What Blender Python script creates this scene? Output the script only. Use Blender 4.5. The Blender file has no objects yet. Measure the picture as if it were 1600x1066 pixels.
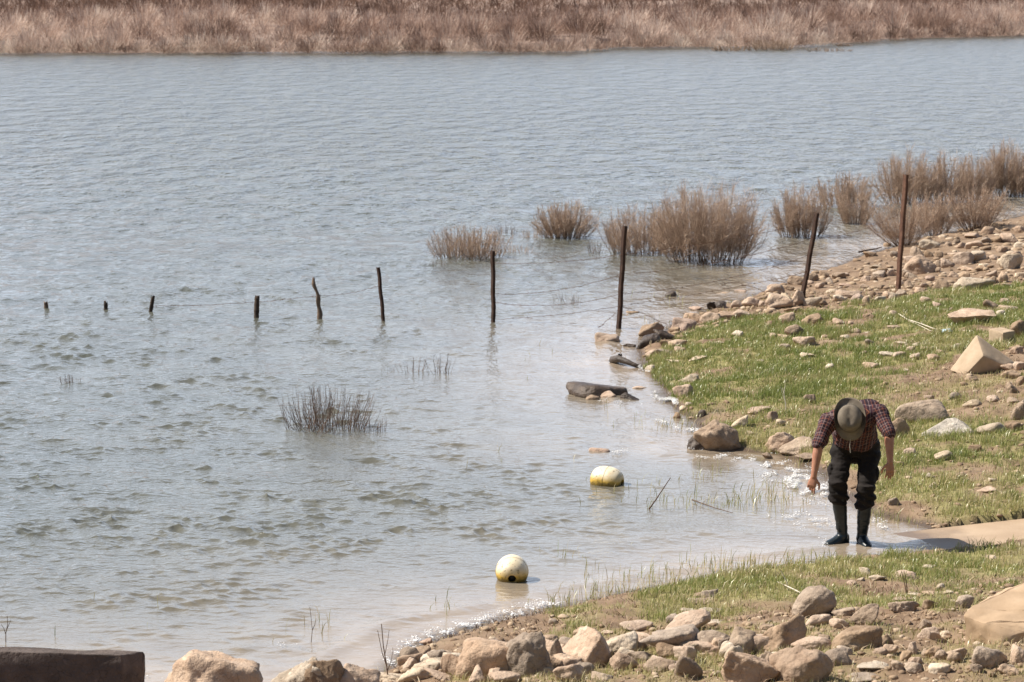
import bpy, bmesh, math, random
import numpy as np
from mathutils import Vector, Matrix

random.seed(7)
RNG = np.random.default_rng(7)
S = bpy.context.scene
COL = S.collection
D = bpy.data

# ------------------------------------------------------------------ camera
F = 4400.0                       # focal length in pixels of the 1600 px wide photograph
CH = 5.2                         # eye height above the water
PITCH = math.atan((533 + 60) / F)
CAM = np.array([0.0, 0.0, CH])
cd = D.cameras.new('camera'); co = D.objects.new('camera', cd); COL.objects.link(co)
co.location = CAM; co.rotation_euler = (math.pi / 2 - PITCH, 0, 0)
cd.sensor_fit = 'HORIZONTAL'; cd.sensor_width = 36; cd.lens = 36 * F / 1600
cd.clip_start = 0.5; cd.clip_end = 5000
cd.dof.use_dof = True; cd.dof.focus_distance = 27; cd.dof.aperture_fstop = 6.3
S.camera = co

# ------------------------------------------------------------------ sky, sun, exposure
SUN_EL = math.radians(50); SUN_AZ = math.radians(-6)      # light travels to the right and a little towards the camera
w = D.worlds.new('World'); S.world = w; w.use_nodes = True
nt = w.node_tree
sky = nt.nodes.new('ShaderNodeTexSky'); sky.sky_type = 'NISHITA'; sky.sun_disc = False
sky.sun_elevation = SUN_EL; sky.sun_rotation = math.atan2(-math.cos(SUN_AZ), -math.sin(SUN_AZ))
sky.air_density = 1.0; sky.dust_density = 1.2; sky.ozone_density = 1.0; sky.altitude = 300
bg = nt.nodes['Background']; bg.inputs[1].default_value = 0.064
# unseen bank of bright cloud added low over the far side, lightening the water
tc = nt.nodes.new('ShaderNodeTexCoord'); sp = nt.nodes.new('ShaderNodeSeparateXYZ'); nt.links.new(tc.outputs['Generated'], sp.inputs[0])
def mr(sock, a, b, c, d):
    x = nt.nodes.new('ShaderNodeMapRange'); x.interpolation_type = 'SMOOTHSTEP'
    for i, v in zip((1, 2, 3, 4), (a, b, c, d)): x.inputs[i].default_value = v
    nt.links.new(sock, x.inputs[0]); return x.outputs[0]
def mul(a, b):
    x = nt.nodes.new('ShaderNodeMath'); x.operation = 'MULTIPLY'; nt.links.new(a, x.inputs[0]); nt.links.new(b, x.inputs[1]); return x.outputs[0]
cn = nt.nodes.new('ShaderNodeTexNoise'); cn.inputs['Scale'].default_value = 3.2; cn.inputs['Detail'].default_value = 6
cm = nt.nodes.new('ShaderNodeMapping'); cm.inputs['Scale'].default_value = (1, 1, 2.6); nt.links.new(tc.outputs['Generated'], cm.inputs[0]); nt.links.new(cm.outputs[0], cn.inputs['Vector'])
cf = mul(mul(mr(cn.outputs[0], .30, .62, .35, .95), mr(sp.outputs[2], .30, .72, 1, 0)), mr(sp.outputs[1], -.05, .55, 0, 1))
cx = nt.nodes.new('ShaderNodeMix'); cx.data_type = 'RGBA'; nt.links.new(cf, cx.inputs[0]); nt.links.new(sky.outputs[0], cx.inputs[6]); cx.inputs[7].default_value = (12.6, 14.3, 17.3, 1)
nt.links.new(cx.outputs[2], bg.inputs[0])
sl = D.lights.new('sun', 'SUN'); sl.energy = 5.0; sl.angle = math.radians(0.53); sl.color = (1.0, 0.93, 0.83)
so = D.objects.new('sun', sl); COL.objects.link(so)
ldir = Vector((math.cos(SUN_AZ) * math.cos(SUN_EL), math.sin(SUN_AZ) * math.cos(SUN_EL), -math.sin(SUN_EL)))
so.rotation_euler = ldir.to_track_quat('-Z', 'Y').to_euler(); so.location = (-20, 0, 30)
S.view_settings.view_transform = 'Standard'; S.view_settings.look = 'None'
S.view_settings.gamma = 1; S.view_settings.exposure = 0.64
S.cycles.max_bounces = 6; S.cycles.transparent_max_bounces = 12
S.cycles.caustics_reflective = False; S.cycles.caustics_refractive = False

# ------------------------------------------------------------------ geometry of the view (used to find places on the ground)
FW = np.array([0, math.cos(PITCH), -math.sin(PITCH)]); UP = np.array([0, math.sin(PITCH), math.cos(PITCH)])
def project(P):
    d = np.asarray(P, float) - CAM
    z = d @ FW
    return 800 + F * d[..., 0] / z, 533 - F * (d @ UP) / z
def ray(px, py):
    return FW + (px - 800) / F * np.array([1.0, 0, 0]) + (533 - py) / F * UP
def at_z(px, py, z=0.0):
    r = ray(px, py); t = (z - CH) / r[2]
    return CAM + t * r
def at_depth(px, py, y):
    r = ray(px, py); return CAM + r * (y / r[1])

def smooth(a, b, x):
    t = np.clip((np.asarray(x, float) - a) / (b - a), 0, 1); return t * t * (3 - 2 * t)

def _hash(ix, iy, iz, seed):
    h = (ix * 374761393 + iy * 668265263 + iz * 2147483647 + seed * 974634777) & 0xFFFFFFFF
    h = ((h ^ (h >> 13)) * 1274126177) & 0xFFFFFFFF
    return ((h ^ (h >> 16)) & 0xFFFF) / 65535.0 * 2 - 1
def vnoise(P, seed=0):
    P = np.asarray(P, float); i = np.floor(P).astype(np.int64); f = P - i; f = f * f * (3 - 2 * f)
    o = 0
    for dx in (0, 1):
        for dy in (0, 1):
            for dz in (0, 1):
                wgt = (f[..., 0] if dx else 1 - f[..., 0]) * (f[..., 1] if dy else 1 - f[..., 1]) * (f[..., 2] if dz else 1 - f[..., 2])
                o = o + wgt * _hash(i[..., 0] + dx, i[..., 1] + dy, i[..., 2] + dz, seed)
    return o
def fbm(P, oct=3, seed=0):
    o = 0; a = 1.0; P = np.asarray(P, float)
    for k in range(oct):
        o = o + a * vnoise(P, seed + k * 17); P = P * 2.03 + 5.1; a *= 0.5
    return o
def n2(x, y, sc, seed=0, oct=3):
    return fbm(np.stack([np.asarray(x) * sc, np.asarray(y) * sc, np.zeros_like(np.asarray(x, float))], -1), oct, seed)

# ------------------------------------------------------------------ shoreline (near bank) and terrain
SHORE_PX = [(-900, 1105), (0, 1092), (250, 1080), (420, 1076), (560, 1068), (600, 1052), (640, 1022), (700, 992), (790, 968), (880, 950),
            (960, 935), (1050, 918), (1130, 900), (1210, 888), (1290, 879), (1400, 867), (1440, 862), (1470, 840), (1470, 832), (1420, 815), (1378, 806),
            (1345, 792), (1310, 768), (1285, 742), (1255, 722), (1225, 712), (1180, 706), (1120, 700), (1098, 680), (1085, 655), (1062, 640), (1040, 618), (1035, 600), (1022, 585),
            (1003, 570), (1000, 548), (1012, 530), (1040, 516), (1062, 503), (1110, 486), (1160, 470), (1200, 456), (1235, 440), (1262, 432),
            (1300, 421), (1345, 402), (1400, 386), (1450, 372), (1520, 356), (1600, 338), (1700, 318), (1900, 290)]
SHORE = np.array([at_z(a, b)[:2] for a, b in SHORE_PX])
POLY = np.vstack([SHORE, [[90, 78], [90, -60], [-90, -60], [-60, SHORE[0, 1]]]])

def inside(px, py, poly):
    px = np.asarray(px, float); py = np.asarray(py, float); r = np.zeros(px.shape, bool)
    n = len(poly)
    for i in range(n):
        x0, y0 = poly[i]; x1, y1 = poly[(i + 1) % n]
        if y0 == y1: continue
        c = ((y0 > py) != (y1 > py)) & (px < (x1 - x0) * (py - y0) / (y1 - y0) + x0)
        r ^= c
    return r
def seg_dist(x, y, pts, closed=False):
    d = np.full(np.shape(x), 1e9)
    n = len(pts)
    for i in range(n if closed else n - 1):
        ax, ay = pts[i]; bx, by = pts[(i + 1) % n]
        vx, vy = bx - ax, by - ay
        t = np.clip(((x - ax) * vx + (y - ay) * vy) / (vx * vx + vy * vy + 1e-12), 0, 1)
        d = np.minimum(d, np.hypot(x - ax - t * vx, y - ay - t * vy))
    return d
def signed(x, y):
    d = seg_dist(x, y, POLY, True)
    return np.where(inside(x, y, POLY), d, -d)

FAR_PX = [(-2500, 86), (-600, 86), (0, 85), (400, 85), (900, 83.5), (960, 77), (1100, 75), (1235, 76.5), (1330, 69), (1420, 62.5), (1600, 57.5), (2000, 55), (4000, 55)]
FAR = np.array([at_z(a, b)[:2] for a, b in FAR_PX])
def far_line(x): return np.interp(x, FAR[:, 0], FAR[:, 1])

# ramp: a concrete slab running down into the water
RX0 = at_z(1474, 852)[0]
def ramp_z(x): return 0.045 * (x - RX0)
RAMP_PX = [(1255, 884), (1640, 850), (1640, 813.5), (1300, 836)]
RAMP = np.array([at_z(a, b, 0.02)[:2] for a, b in RAMP_PX])

def height(x, y):
    x = np.asarray(x, float); y = np.asarray(y, float)
    sd = signed(x, y)
    sd = sd + 0.10 * n2(x, y, 2.2, 3, 2) * smooth(0, .3, np.abs(sd) + .1)
    land = 0.05 * smooth(0, .18, sd) + 0.085 * np.maximum(sd, 0)
    land = np.where(land > 0.9, 0.9 + (land - .9) * 0.55, land)
    land = land + np.maximum(0, 15 - y) * 0.10
    bump = (0.035 * n2(x, y, 1.3, 11, 3) + 0.018 * n2(x, y, 7.0, 12, 2)) * smooth(0.02, .35, sd)
    under = np.maximum(0.16 * sd, -2.5)
    h = np.where(sd > 0, land + bump, under)
    # ramp bed
    rd = seg_dist(x, y, RAMP, True); rin = np.where(inside(x, y, RAMP), rd, -rd)
    h = np.where(rin > -0.02, np.minimum(h, ramp_z(x) - 0.14), h)
    f = y - far_line(x)
    far = np.clip(f * 0.05, -2.5, 0.7) + 0.02 * np.maximum(f - 25, 0) + np.maximum(f - 150, 0) * 0.015
    far = np.where(f < 4, far - .45, far) + np.where(f > 5, 0.6 * n2(x, y, .05, 21, 2) * smooth(5, 40, f), 0)
    return np.where(y > 110, far, h)

def on_ground(px, py):
    z = 0.0
    for k in range(40):
        P = at_z(px, py, z); h = float(height(np.array([P[0]]), np.array([P[1]]))[0])
        h = max(h, 0.0)
        z = 0.6 * z + 0.4 * h
    P[2] = z
    return P

# ------------------------------------------------------------------ helpers
def tag(o, label=None, cat=None, group=None, kind=None):
    if label: o['label'] = label
    if cat: o['category'] = cat
    if group: o['group'] = group
    if kind: o['kind'] = kind
    return o
def empty(name, loc):
    o = D.objects.new(name, None); COL.objects.link(o); o.location = loc; o.empty_display_size = 0.1; return o
def mesh_np(name, V, Fq=None, Ft=None, mat=None, parent=None, smooth_sh=True, attrs=None, loc=None):
    V = np.asarray(V, np.float32); me = D.meshes.new(name)
    loops = []; starts = []; tot = 0
    nq = 0 if Fq is None else len(Fq); ntr = 0 if Ft is None else len(Ft)
    me.vertices.add(len(V)); me.vertices.foreach_set('co', V.ravel())
    L = []
    if nq: L.append(np.asarray(Fq, np.int32).ravel())
    if ntr: L.append(np.asarray(Ft, np.int32).ravel())
    L = np.concatenate(L)
    me.loops.add(len(L)); me.loops.foreach_set('vertex_index', L)
    me.polygons.add(nq + ntr)
    st = np.concatenate([np.arange(nq) * 4, nq * 4 + np.arange(ntr) * 3]).astype(np.int32)
    me.polygons.foreach_set('loop_start', st)
    me.polygons.foreach_set('use_smooth', np.full(nq + ntr, smooth_sh))
    me.update(calc_edges=True)
    if attrs:
        for k, a in attrs.items():
            a = np.asarray(a, np.float32)
            if a.ndim == 1:
                t = me.attributes.new(k, 'FLOAT', 'POINT'); t.data.foreach_set('value', a)
            elif a.shape[1] == 3:
                t = me.attributes.new(k, 'FLOAT_VECTOR', 'POINT'); t.data.foreach_set('vector', a.ravel())
    me.validate()
    if mat: me.materials.append(mat)
    o = D.objects.new(name, me); COL.objects.link(o)
    if parent: o.parent = parent
    if loc is not None: o.location = loc
    return o
def bm_obj(name, bm, mat, parent=None, loc=None, smooth_sh=True):
    me = D.meshes.new(name); bmesh.ops.recalc_face_normals(bm, faces=bm.faces[:]); bm.to_mesh(me); bm.free()
    for p in me.polygons: p.use_smooth = smooth_sh
    me.materials.append(mat); o = D.objects.new(name, me); COL.objects.link(o)
    if parent: o.parent = parent
    if loc is not None: o.location = loc
    return o

class NT:
    def __init__(s, name):
        s.m = D.materials.new(name); s.m.use_nodes = True; s.t = s.m.node_tree
        s.b = s.t.nodes['Principled BSDF']; s.out = s.t.nodes['Material Output']
    def n(s, typ, **kw):
        x = s.t.nodes.new(typ)
        for k, v in kw.items():
            if k.startswith('i_'):
                key = k[2:]; key = int(key) if key.isdigit() else key.replace('_', ' ')
                x.inputs[key].default_value = v
            else: setattr(x, k, v)
        return x
    def l(s, a, b): s.t.links.new(a, b)
    def noise(s, scale, detail=4, rough=.55, vec=None):
        x = s.n('ShaderNodeTexNoise'); x.inputs['Scale'].default_value = scale; x.inputs['Detail'].default_value = detail
        x.inputs['Roughness'].default_value = rough
        if vec is not None: s.l(vec, x.inputs['Vector'])
        return x.outputs['Fac']
    def ramp(s, fac, stops):
        x = s.n('ShaderNodeValToRGB'); e = x.color_ramp.elements
        while len(e) < len(stops): e.new(0.5)
        for el, (p, c) in zip(e, stops): el.position = p; el.color = (*c, 1) if len(c) == 3 else c
        s.l(fac, x.inputs[0]); return x.outputs[0]
    def mix(s, fac, a, b, typ='MIX'):
        x = s.n('ShaderNodeMix', data_type='RGBA', blend_type=typ)
        for sock, v in ((x.inputs[0], fac), (x.inputs[6], a), (x.inputs[7], b)):
            if isinstance(v, (int, float)): sock.default_value = v
            elif isinstance(v, tuple): sock.default_value = (*v, 1) if len(v) == 3 else v
            else: s.l(v, sock)
        return x.outputs[2]
    def math(s, op, a, b=None, clamp=False):
        x = s.n('ShaderNodeMath', operation=op); x.use_clamp = clamp
        for sock, v in ((x.inputs[0], a), (x.inputs[1], b)):
            if v is None: continue
            if isinstance(v, (int, float)): sock.default_value = v
            else: s.l(v, sock)
        return x.outputs[0]
    def attr(s, name, out='Fac'):
        x = s.n('ShaderNodeAttribute'); x.attribute_name = name; return x.outputs[out]
    def bump(s, h, strength=.5, dist=.01, normal=None):
        x = s.n('ShaderNodeBump'); x.inputs['Strength'].default_value = strength; x.inputs['Distance'].default_value = dist
        s.l(h, x.inputs['Height'])
        if normal is not None: s.l(normal, x.inputs['Normal'])
        return x.outputs[0]
    def obj(s): return s.n('ShaderNodeTexCoord').outputs['Object']
    def geo(s): return s.n('ShaderNodeNewGeometry').outputs['Position']
    def base(s, c): s.l(c, s.b.inputs['Base Color'])
    def rough(s, r): s.b.inputs['Roughness'].default_value = r

def simple(name, c1, c2, scale=8, rough=.8, bump=.3, bdist=.01, spec=.3):
    m = NT(name); v = m.obj(); n = m.noise(scale, 5, .6, v)
    m.base(m.ramp(n, [(.32, c1), (.68, c2)])); m.rough(rough); m.b.inputs['Specular IOR Level'].default_value = spec
    m.l(m.bump(m.noise(scale * 5, 4, .6, v), bump, bdist), m.b.inputs['Normal'])
    return m.m

# ------------------------------------------------------------------ ground
ZONES = [  # pixel polygons on the near bank, grass cover, dryness
    ([(1003, 578), (1040, 548), (1070, 518), (1130, 505), (1180, 500), (1260, 492), (1330, 478), (1410, 466), (1500, 446), (2600, 424), (2600, 540), (1500, 550), (1470, 575), (1400, 596), (1280, 628), (1150, 645), (1060, 632)], 1.0, .2),
    ([(1060, 634), (1280, 628), (1480, 585), (2600, 600), (2600, 822), (1480, 828), (1370, 808), (1370, 740), (1250, 712), (1160, 698), (1100, 668)], .78, .36),
    ([(860, 962), (960, 934), (1130, 898), (1300, 874), (1640, 853), (2600, 830), (2600, 955), (1400, 952), (1250, 950), (1000, 985), (880, 985)], .85, .32),
    ([(900, 985), (2600, 950), (2600, 1300), (560, 1300), (720, 1030)], .5, .45),
]
BARE = [(1470, 588, 130, 22), (1400, 622, 130, 10), (1560, 640, 80, 26), (1275, 640, 80, 10), (1130, 648, 90, 10), (1480, 825, 160, 10), (1180, 945, 90, 9), (1330, 985, 60, 12), (1230, 660, 40, 8), (1420, 1010, 90, 14), (1040, 1000, 90, 16), (1545, 735, 60, 10)]
def cover(P):
    px, py = project(P)
    c = np.zeros(len(P)); dr = np.zeros(len(P)) + .5
    for poly, wgt, dry in ZONES:
        i = inside(px + 12 * n2(P[:, 0], P[:, 1], 3, 31, 2), py + 7 * n2(P[:, 0], P[:, 1], 3, 32, 2), poly); c[i] = wgt; dr[i] = dry
    for bx, by, rx, ry in BARE:
        e = ((px - bx) / rx) ** 2 + ((py - by) / ry) ** 2
        c *= 1 - .93 * np.exp(-e * 1.3)
    nn = n2(P[:, 0], P[:, 1], 2.4, 33, 3)
    c = c * np.clip(.95 + 1.05 * nn + .5 * n2(P[:, 0], P[:, 1], .8, 38, 2), 0, 1.2)
    return np.clip(c, 0, 1), np.clip(dr + .3 * n2(P[:, 0], P[:, 1], 1.1, 34, 2), 0, 1)

def ground_sheet():
    xs = np.concatenate([[-3000, -1200, -500, -220, -120, -70, -40, -20, -10, -5, -3], np.arange(-2.6, 9.2, .04), np.arange(9.3, 14, .08), [14.5, 16, 20, 28, 40, 60, 90, 140, 250, 500, 1200, 3000]])
    ys = np.concatenate([[-400, -100, -40, -15, -5, 0, 5, 10, 13, 15, 16.5], np.arange(17.2, 44, .045), np.arange(44.2, 60, .35), np.arange(61, 110, 4), np.arange(112, 260, 4.0), [280, 310, 350, 400, 480, 600, 800, 1200, 2000, 4000]])
    X, Y = np.meshgrid(xs, ys); sh = X.shape; X = X.ravel(); Y = Y.ravel()
    Z = height(X, Y)
    P = np.stack([X, Y, Z], -1)
    # crumbly soil close by
    near = (X > -2.6) & (X < 13.5) & (Y > 15) & (Y < 44) & (Z > 0.0)
    g = np.zeros(len(P)); g[near], _ = cover(P[near])
    P[near, 2] += (.010 * n2(X[near], Y[near], 16, 40, 2)) * (1 - .5 * g[near]) * smooth(0, .1, Z[near])
    ny, nx = sh
    idx = np.arange(nx * ny).reshape(sh)
    Q = np.stack([idx[:-1, :-1], idx[:-1, 1:], idx[1:, 1:], idx[1:, :-1]], -1).reshape(-1, 4)
    m = NT('bank soil'); v = m.geo()
    n = m.noise(3.0, 6, .65, v); nf = m.noise(38, 4, .6, v)
    soil = m.ramp(n, [(.3, (.14, .09, .055)), (.52, (.25, .172, .112)), (.7, (.34, .25, .17))])
    soil = m.mix(m.math('MULTIPLY', nf, .55), soil, (.17, .11, .066))
    thatch = m.ramp(nf, [(.35, (.185, .17, .065)), (.65, (.30, .26, .12))])
    c = m.mix(m.attr('grassy'), soil, thatch)
    c = m.mix(m.attr('scrubby'), c, m.ramp(m.noise(.35, 5, .65, v), [(.3, (.17, .115, .09)), (.7, (.34, .25, .2))]))
    wet = m.attr('wet')
    c = m.mix(wet, c, (.075, .052, .036))
    m.base(c)
    m.l(m.math('SUBTRACT', .95, m.math('MULTIPLY', wet, .6)), m.b.inputs['Roughness'])
    m.b.inputs['Specular IOR Level'].default_value = .25
    m.l(m.bump(m.math('ADD', nf, m.noise(120, 3, .6, v)), .6, .012), m.b.inputs['Normal'])
    wetv = np.where(Y < 70, 1 - smooth(.0, .06, Z + .015 * n2(X, Y, 5, 41, 2)), 0) * .85
    o = mesh_np('ground', P, Q, mat=m.m, attrs={'grassy': np.clip(g * 1.3, 0, 1), 'wet': wetv, 'scrubby': (Y > 110) * 1.0})
    tag(o, kind='structure')
ground_sheet()

# ------------------------------------------------------------------ water
def water_sheet():
    cols = np.concatenate([[-60000, -20000, -6000, -2000, -700, -330], np.arange(-150, 1751, 1.6), [1930, 2300, 3600, 8000, 20000, 60000]])
    rows = np.concatenate([[6000, 2600, 1700, 1350, 1200], np.arange(1140, 52, -.95), [50, 48, 44]])
    yy = np.array([at_z(800, r)[1] for r in rows])
    dep = np.array([(at_z(800, r) - CAM) @ FW for r in rows])
    X = (cols[None, :] - 800) / F * dep[:, None]; Y = np.repeat(yy[:, None], len(cols), 1)
    sh = X.shape; X = X.ravel(); Y = Y.ravel(); Z = np.zeros_like(X)
    dyr = np.repeat(np.abs(np.gradient(yy))[:, None], len(cols), 1).ravel()
    nearm = Y < 80
    sd = np.full(len(X), -30.0); sd[nearm] = signed(X[nearm], Y[nearm])
    dshore = np.maximum(-sd, 0)
    calm = .26 + .74 * smooth(0.2, 5.0, dshore)
    rg = np.random.default_rng(5)
    DX = np.zeros_like(X); DY = np.zeros_like(X)
    gust = np.clip(1.0 + .45 * n2(X, Y * .6, .22, 51, 2), .35, 1.6)
    nA = n2(X, Y, .8, 60, 2) * 1.5; nB = n2(X, Y, 1.7, 66, 2)
    grp = .92 * np.clip(.62 + .8 * n2(X, Y * .8, 2.9, 57, 2), .22, 1.5) * np.clip(.95 + .4 * n2(X, Y, .5, 58, 2), .6, 1.3)
    for k in range(76):
        u_ = (k + rg.random()) / 76
        lam = 0.10 * (1.25 / 0.10) ** (u_ ** 1.4)
        a = math.radians(-112 + rg.normal() * 38)          # wave travel: towards the camera and a bit to the left
        kx, ky = math.cos(a) * 2 * math.pi / lam, math.sin(a) * 2 * math.pi / lam
        st = .052 if lam < .27 else .052 * (.27 / lam) ** 1.15
        amp = st * lam / (2 * math.pi)
        vis = smooth(2.0, 3.6, lam / (dyr + 1e-6))
        sel = vis > .01
        ph = kx * X[sel] + ky * Y[sel] + rg.random() * 6.283 + rg.normal() * nA[sel] + rg.normal() * .8 * nB[sel]
        am = amp * vis[sel] * calm[sel] * gust[sel] * (grp[sel] if lam < .6 else 1)
        Z[sel] += am * np.sin(ph)
        DX[sel] += am * math.cos(a) * np.cos(ph) * 1.25; DY[sel] += am * math.sin(a) * np.cos(ph) * 1.25
    X2 = X + DX; Y2 = Y + DY
    # swash lines that roll on to the bank
    sw = np.exp(-((dshore - .55 - .12 * n2(X, Y, .9, 71, 2)) / .13) ** 2) + .7 * np.exp(-((dshore - 1.5 - .25 * n2(X, Y, .6, 72, 2)) / .2) ** 2)
    Z += .016 * sw * np.clip(.6 + n2(X, Y, .7, 73, 2), 0, 1.2) * (sd < 0)
    P = np.stack([X2, Y2, Z], -1)
    ny, nx = sh; idx = np.arange(nx * ny).reshape(sh)
    Q = np.stack([idx[:-1, :-1], idx[:-1, 1:], idx[1:, 1:], idx[1:, :-1]], -1).reshape(-1, 4)
    silt = .9 * np.exp(-np.maximum(dshore - .1, 0) / 1.7) * (1 + .25 * n2(X, Y, .5, 74, 3))
    depth = np.where(sd > 0, 0, dshore * .16)
    m = NT('lake water'); v = m.geo()
    sl_ = m.attr('silt')
    muddy = m.ramp(m.noise(1.6, 4, .6, v), [(.3, (.27, .205, .145)), (.7, (.38, .30, .22))])
    deep = m.ramp(m.noise(.5, 3, .5, v), [(.3, (.078, .082, .066)), (.7, (.108, .11, .09))])
    m.base(m.mix(sl_, deep, muddy))
    m.l(m.math('ADD', .045, m.math('MULTIPLY', m.attr('rough_far'), .22)), m.b.inputs['Roughness']); m.b.inputs['IOR'].default_value = 1.33
    mp = m.n('ShaderNodeMapping'); mp.inputs['Scale'].default_value = (1.0, 1.5, 1.0); mp.inputs['Rotation'].default_value = (0, 0, math.radians(12)); m.l(v, mp.inputs['Vector'])
    mq = m.n('ShaderNodeMapping'); mq.inputs['Scale'].default_value = (1.0, .42, 1.0); mq.inputs['Rotation'].default_value = (0, 0, math.radians(-9)); m.l(v, mq.inputs['Vector'])
    h1 = m.noise(9.5, 3, .55, mp.outputs[0]); h2 = m.noise(2.1, 3, .6, mp.outputs[0]); h3 = m.ramp(m.noise(1.1, 4, .62, mq.outputs[0]), [(.40, (0, 0, 0)), (.66, (1, 1, 1))])
    fa = m.attr('rough_far'); ca = m.attr('calm')
    b1 = m.n('ShaderNodeBump'); b1.inputs['Distance'].default_value = .03; m.l(h1, b1.inputs['Height']); m.l(m.math('MULTIPLY', ca, .75), b1.inputs['Strength'])
    b2 = m.n('ShaderNodeBump'); b2.inputs['Distance'].default_value = .16; m.l(h2, b2.inputs['Height']); m.l(fa, b2.inputs['Strength']); m.l(b1.outputs[0], b2.inputs['Normal'])
    b3 = m.n('ShaderNodeBump'); b3.inputs['Distance'].default_value = .5; m.l(h3, b3.inputs['Height']); m.l(fa, b3.inputs['Strength']); m.l(b2.outputs[0], b3.inputs['Normal'])
    m.l(b3.outputs[0], m.b.inputs['Normal'])
    tr = m.n('ShaderNodeBsdfTransparent'); tr.inputs[0].default_value = (.86, .78, .68, 1)
    mx = m.n('ShaderNodeMixShader')
    opq = m.ramp(m.attr('depth'), [(0.0, (.35,) * 3), (.03, (.9,) * 3), (.09, (1,) * 3)])
    m.l(opq, mx.inputs[0]); m.l(tr.outputs[0], mx.inputs[1]); m.l(m.b.outputs[0], mx.inputs[2]); m.l(mx.outputs[0], m.out.inputs[0])
    o = mesh_np('water', P, Q, mat=m.m, attrs={'silt': np.clip(silt, 0, 1), 'depth': depth, 'calm': np.clip(calm, .3, 1), 'rough_far': .7 * smooth(24, 90, Y)})
    tag(o, kind='structure')
water_sheet()

# ------------------------------------------------------------------ ramp
def ramp_slab():
    m = NT('ramp concrete'); v = m.geo()
    n = m.noise(2.5, 5, .6, v); nf = m.noise(60, 3, .6, v)
    c = m.ramp(n, [(.3, (.34, .245, .16)), (.7, (.44, .33, .225))]); c = m.mix(m.math('MULTIPLY', nf, .35), c, (.36, .25, .16))
    sx = m.n('ShaderNodeSeparateXYZ'); m.l(v, sx.inputs[0])
    wz = m.math('ADD', sx.outputs[2], m.math('MULTIPLY', m.noise(4, 4, .6, v), -.03))
    wet = m.ramp(m.math('MULTIPLY', m.math('ADD', wz, .03), 16), [(.32, (1, 1, 1)), (.62, (0, 0, 0))])
    c = m.mix(wet, c, (.17, .115, .075)); m.base(c)
    m.l(m.math('SUBTRACT', .9, m.math('MULTIPLY', wet, .38)), m.b.inputs['Roughness'])
    m.l(m.bump(nf, .5, .004), m.b.inputs['Normal'])
    bm = bmesh.new()
    N = 60
    fr = []; bk = []; frb = []; bkb = []
    for i in range(N + 1):
        t = i / N
        f = RAMP[0] * (1 - t) + RAMP[1] * t; b = RAMP[3] * (1 - t) + RAMP[2] * t
        f = f + np.array([0, .02 * math.sin(i * 1.7) + .015 * math.sin(i * .6)])
        fr.append(bm.verts.new((f[0], f[1], ramp_z(f[0])))); bk.append(bm.verts.new((b[0], b[1], ramp_z(b[0]) + .015)))
        frb.append(bm.verts.new((f[0], f[1] + .015, ramp_z(f[0]) - .3))); bkb.append(bm.verts.new((b[0], b[1], ramp_z(b[0]) - .3)))
    for i in range(N):
        bm.faces.new((fr[i], fr[i + 1], bk[i + 1], bk[i])); bm.faces.new((frb[i + 1], frb[i], bkb[i], bkb[i + 1]))
        bm.faces.new((fr[i + 1], fr[i], frb[i], frb[i + 1])); bm.faces.new((bk[i], bk[i + 1], bkb[i + 1], bkb[i]))
    bm.faces.new((fr[0], bk[0], bkb[0], frb[0])); bm.faces.new((fr[N], frb[N], bkb[N], bk[N]))
    o = bm_obj('boat_ramp', bm, m.m, smooth_sh=False)
    tag(o, 'low tan concrete ramp running down under the water at the feet of the man', 'ramp')
ramp_slab()

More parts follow.
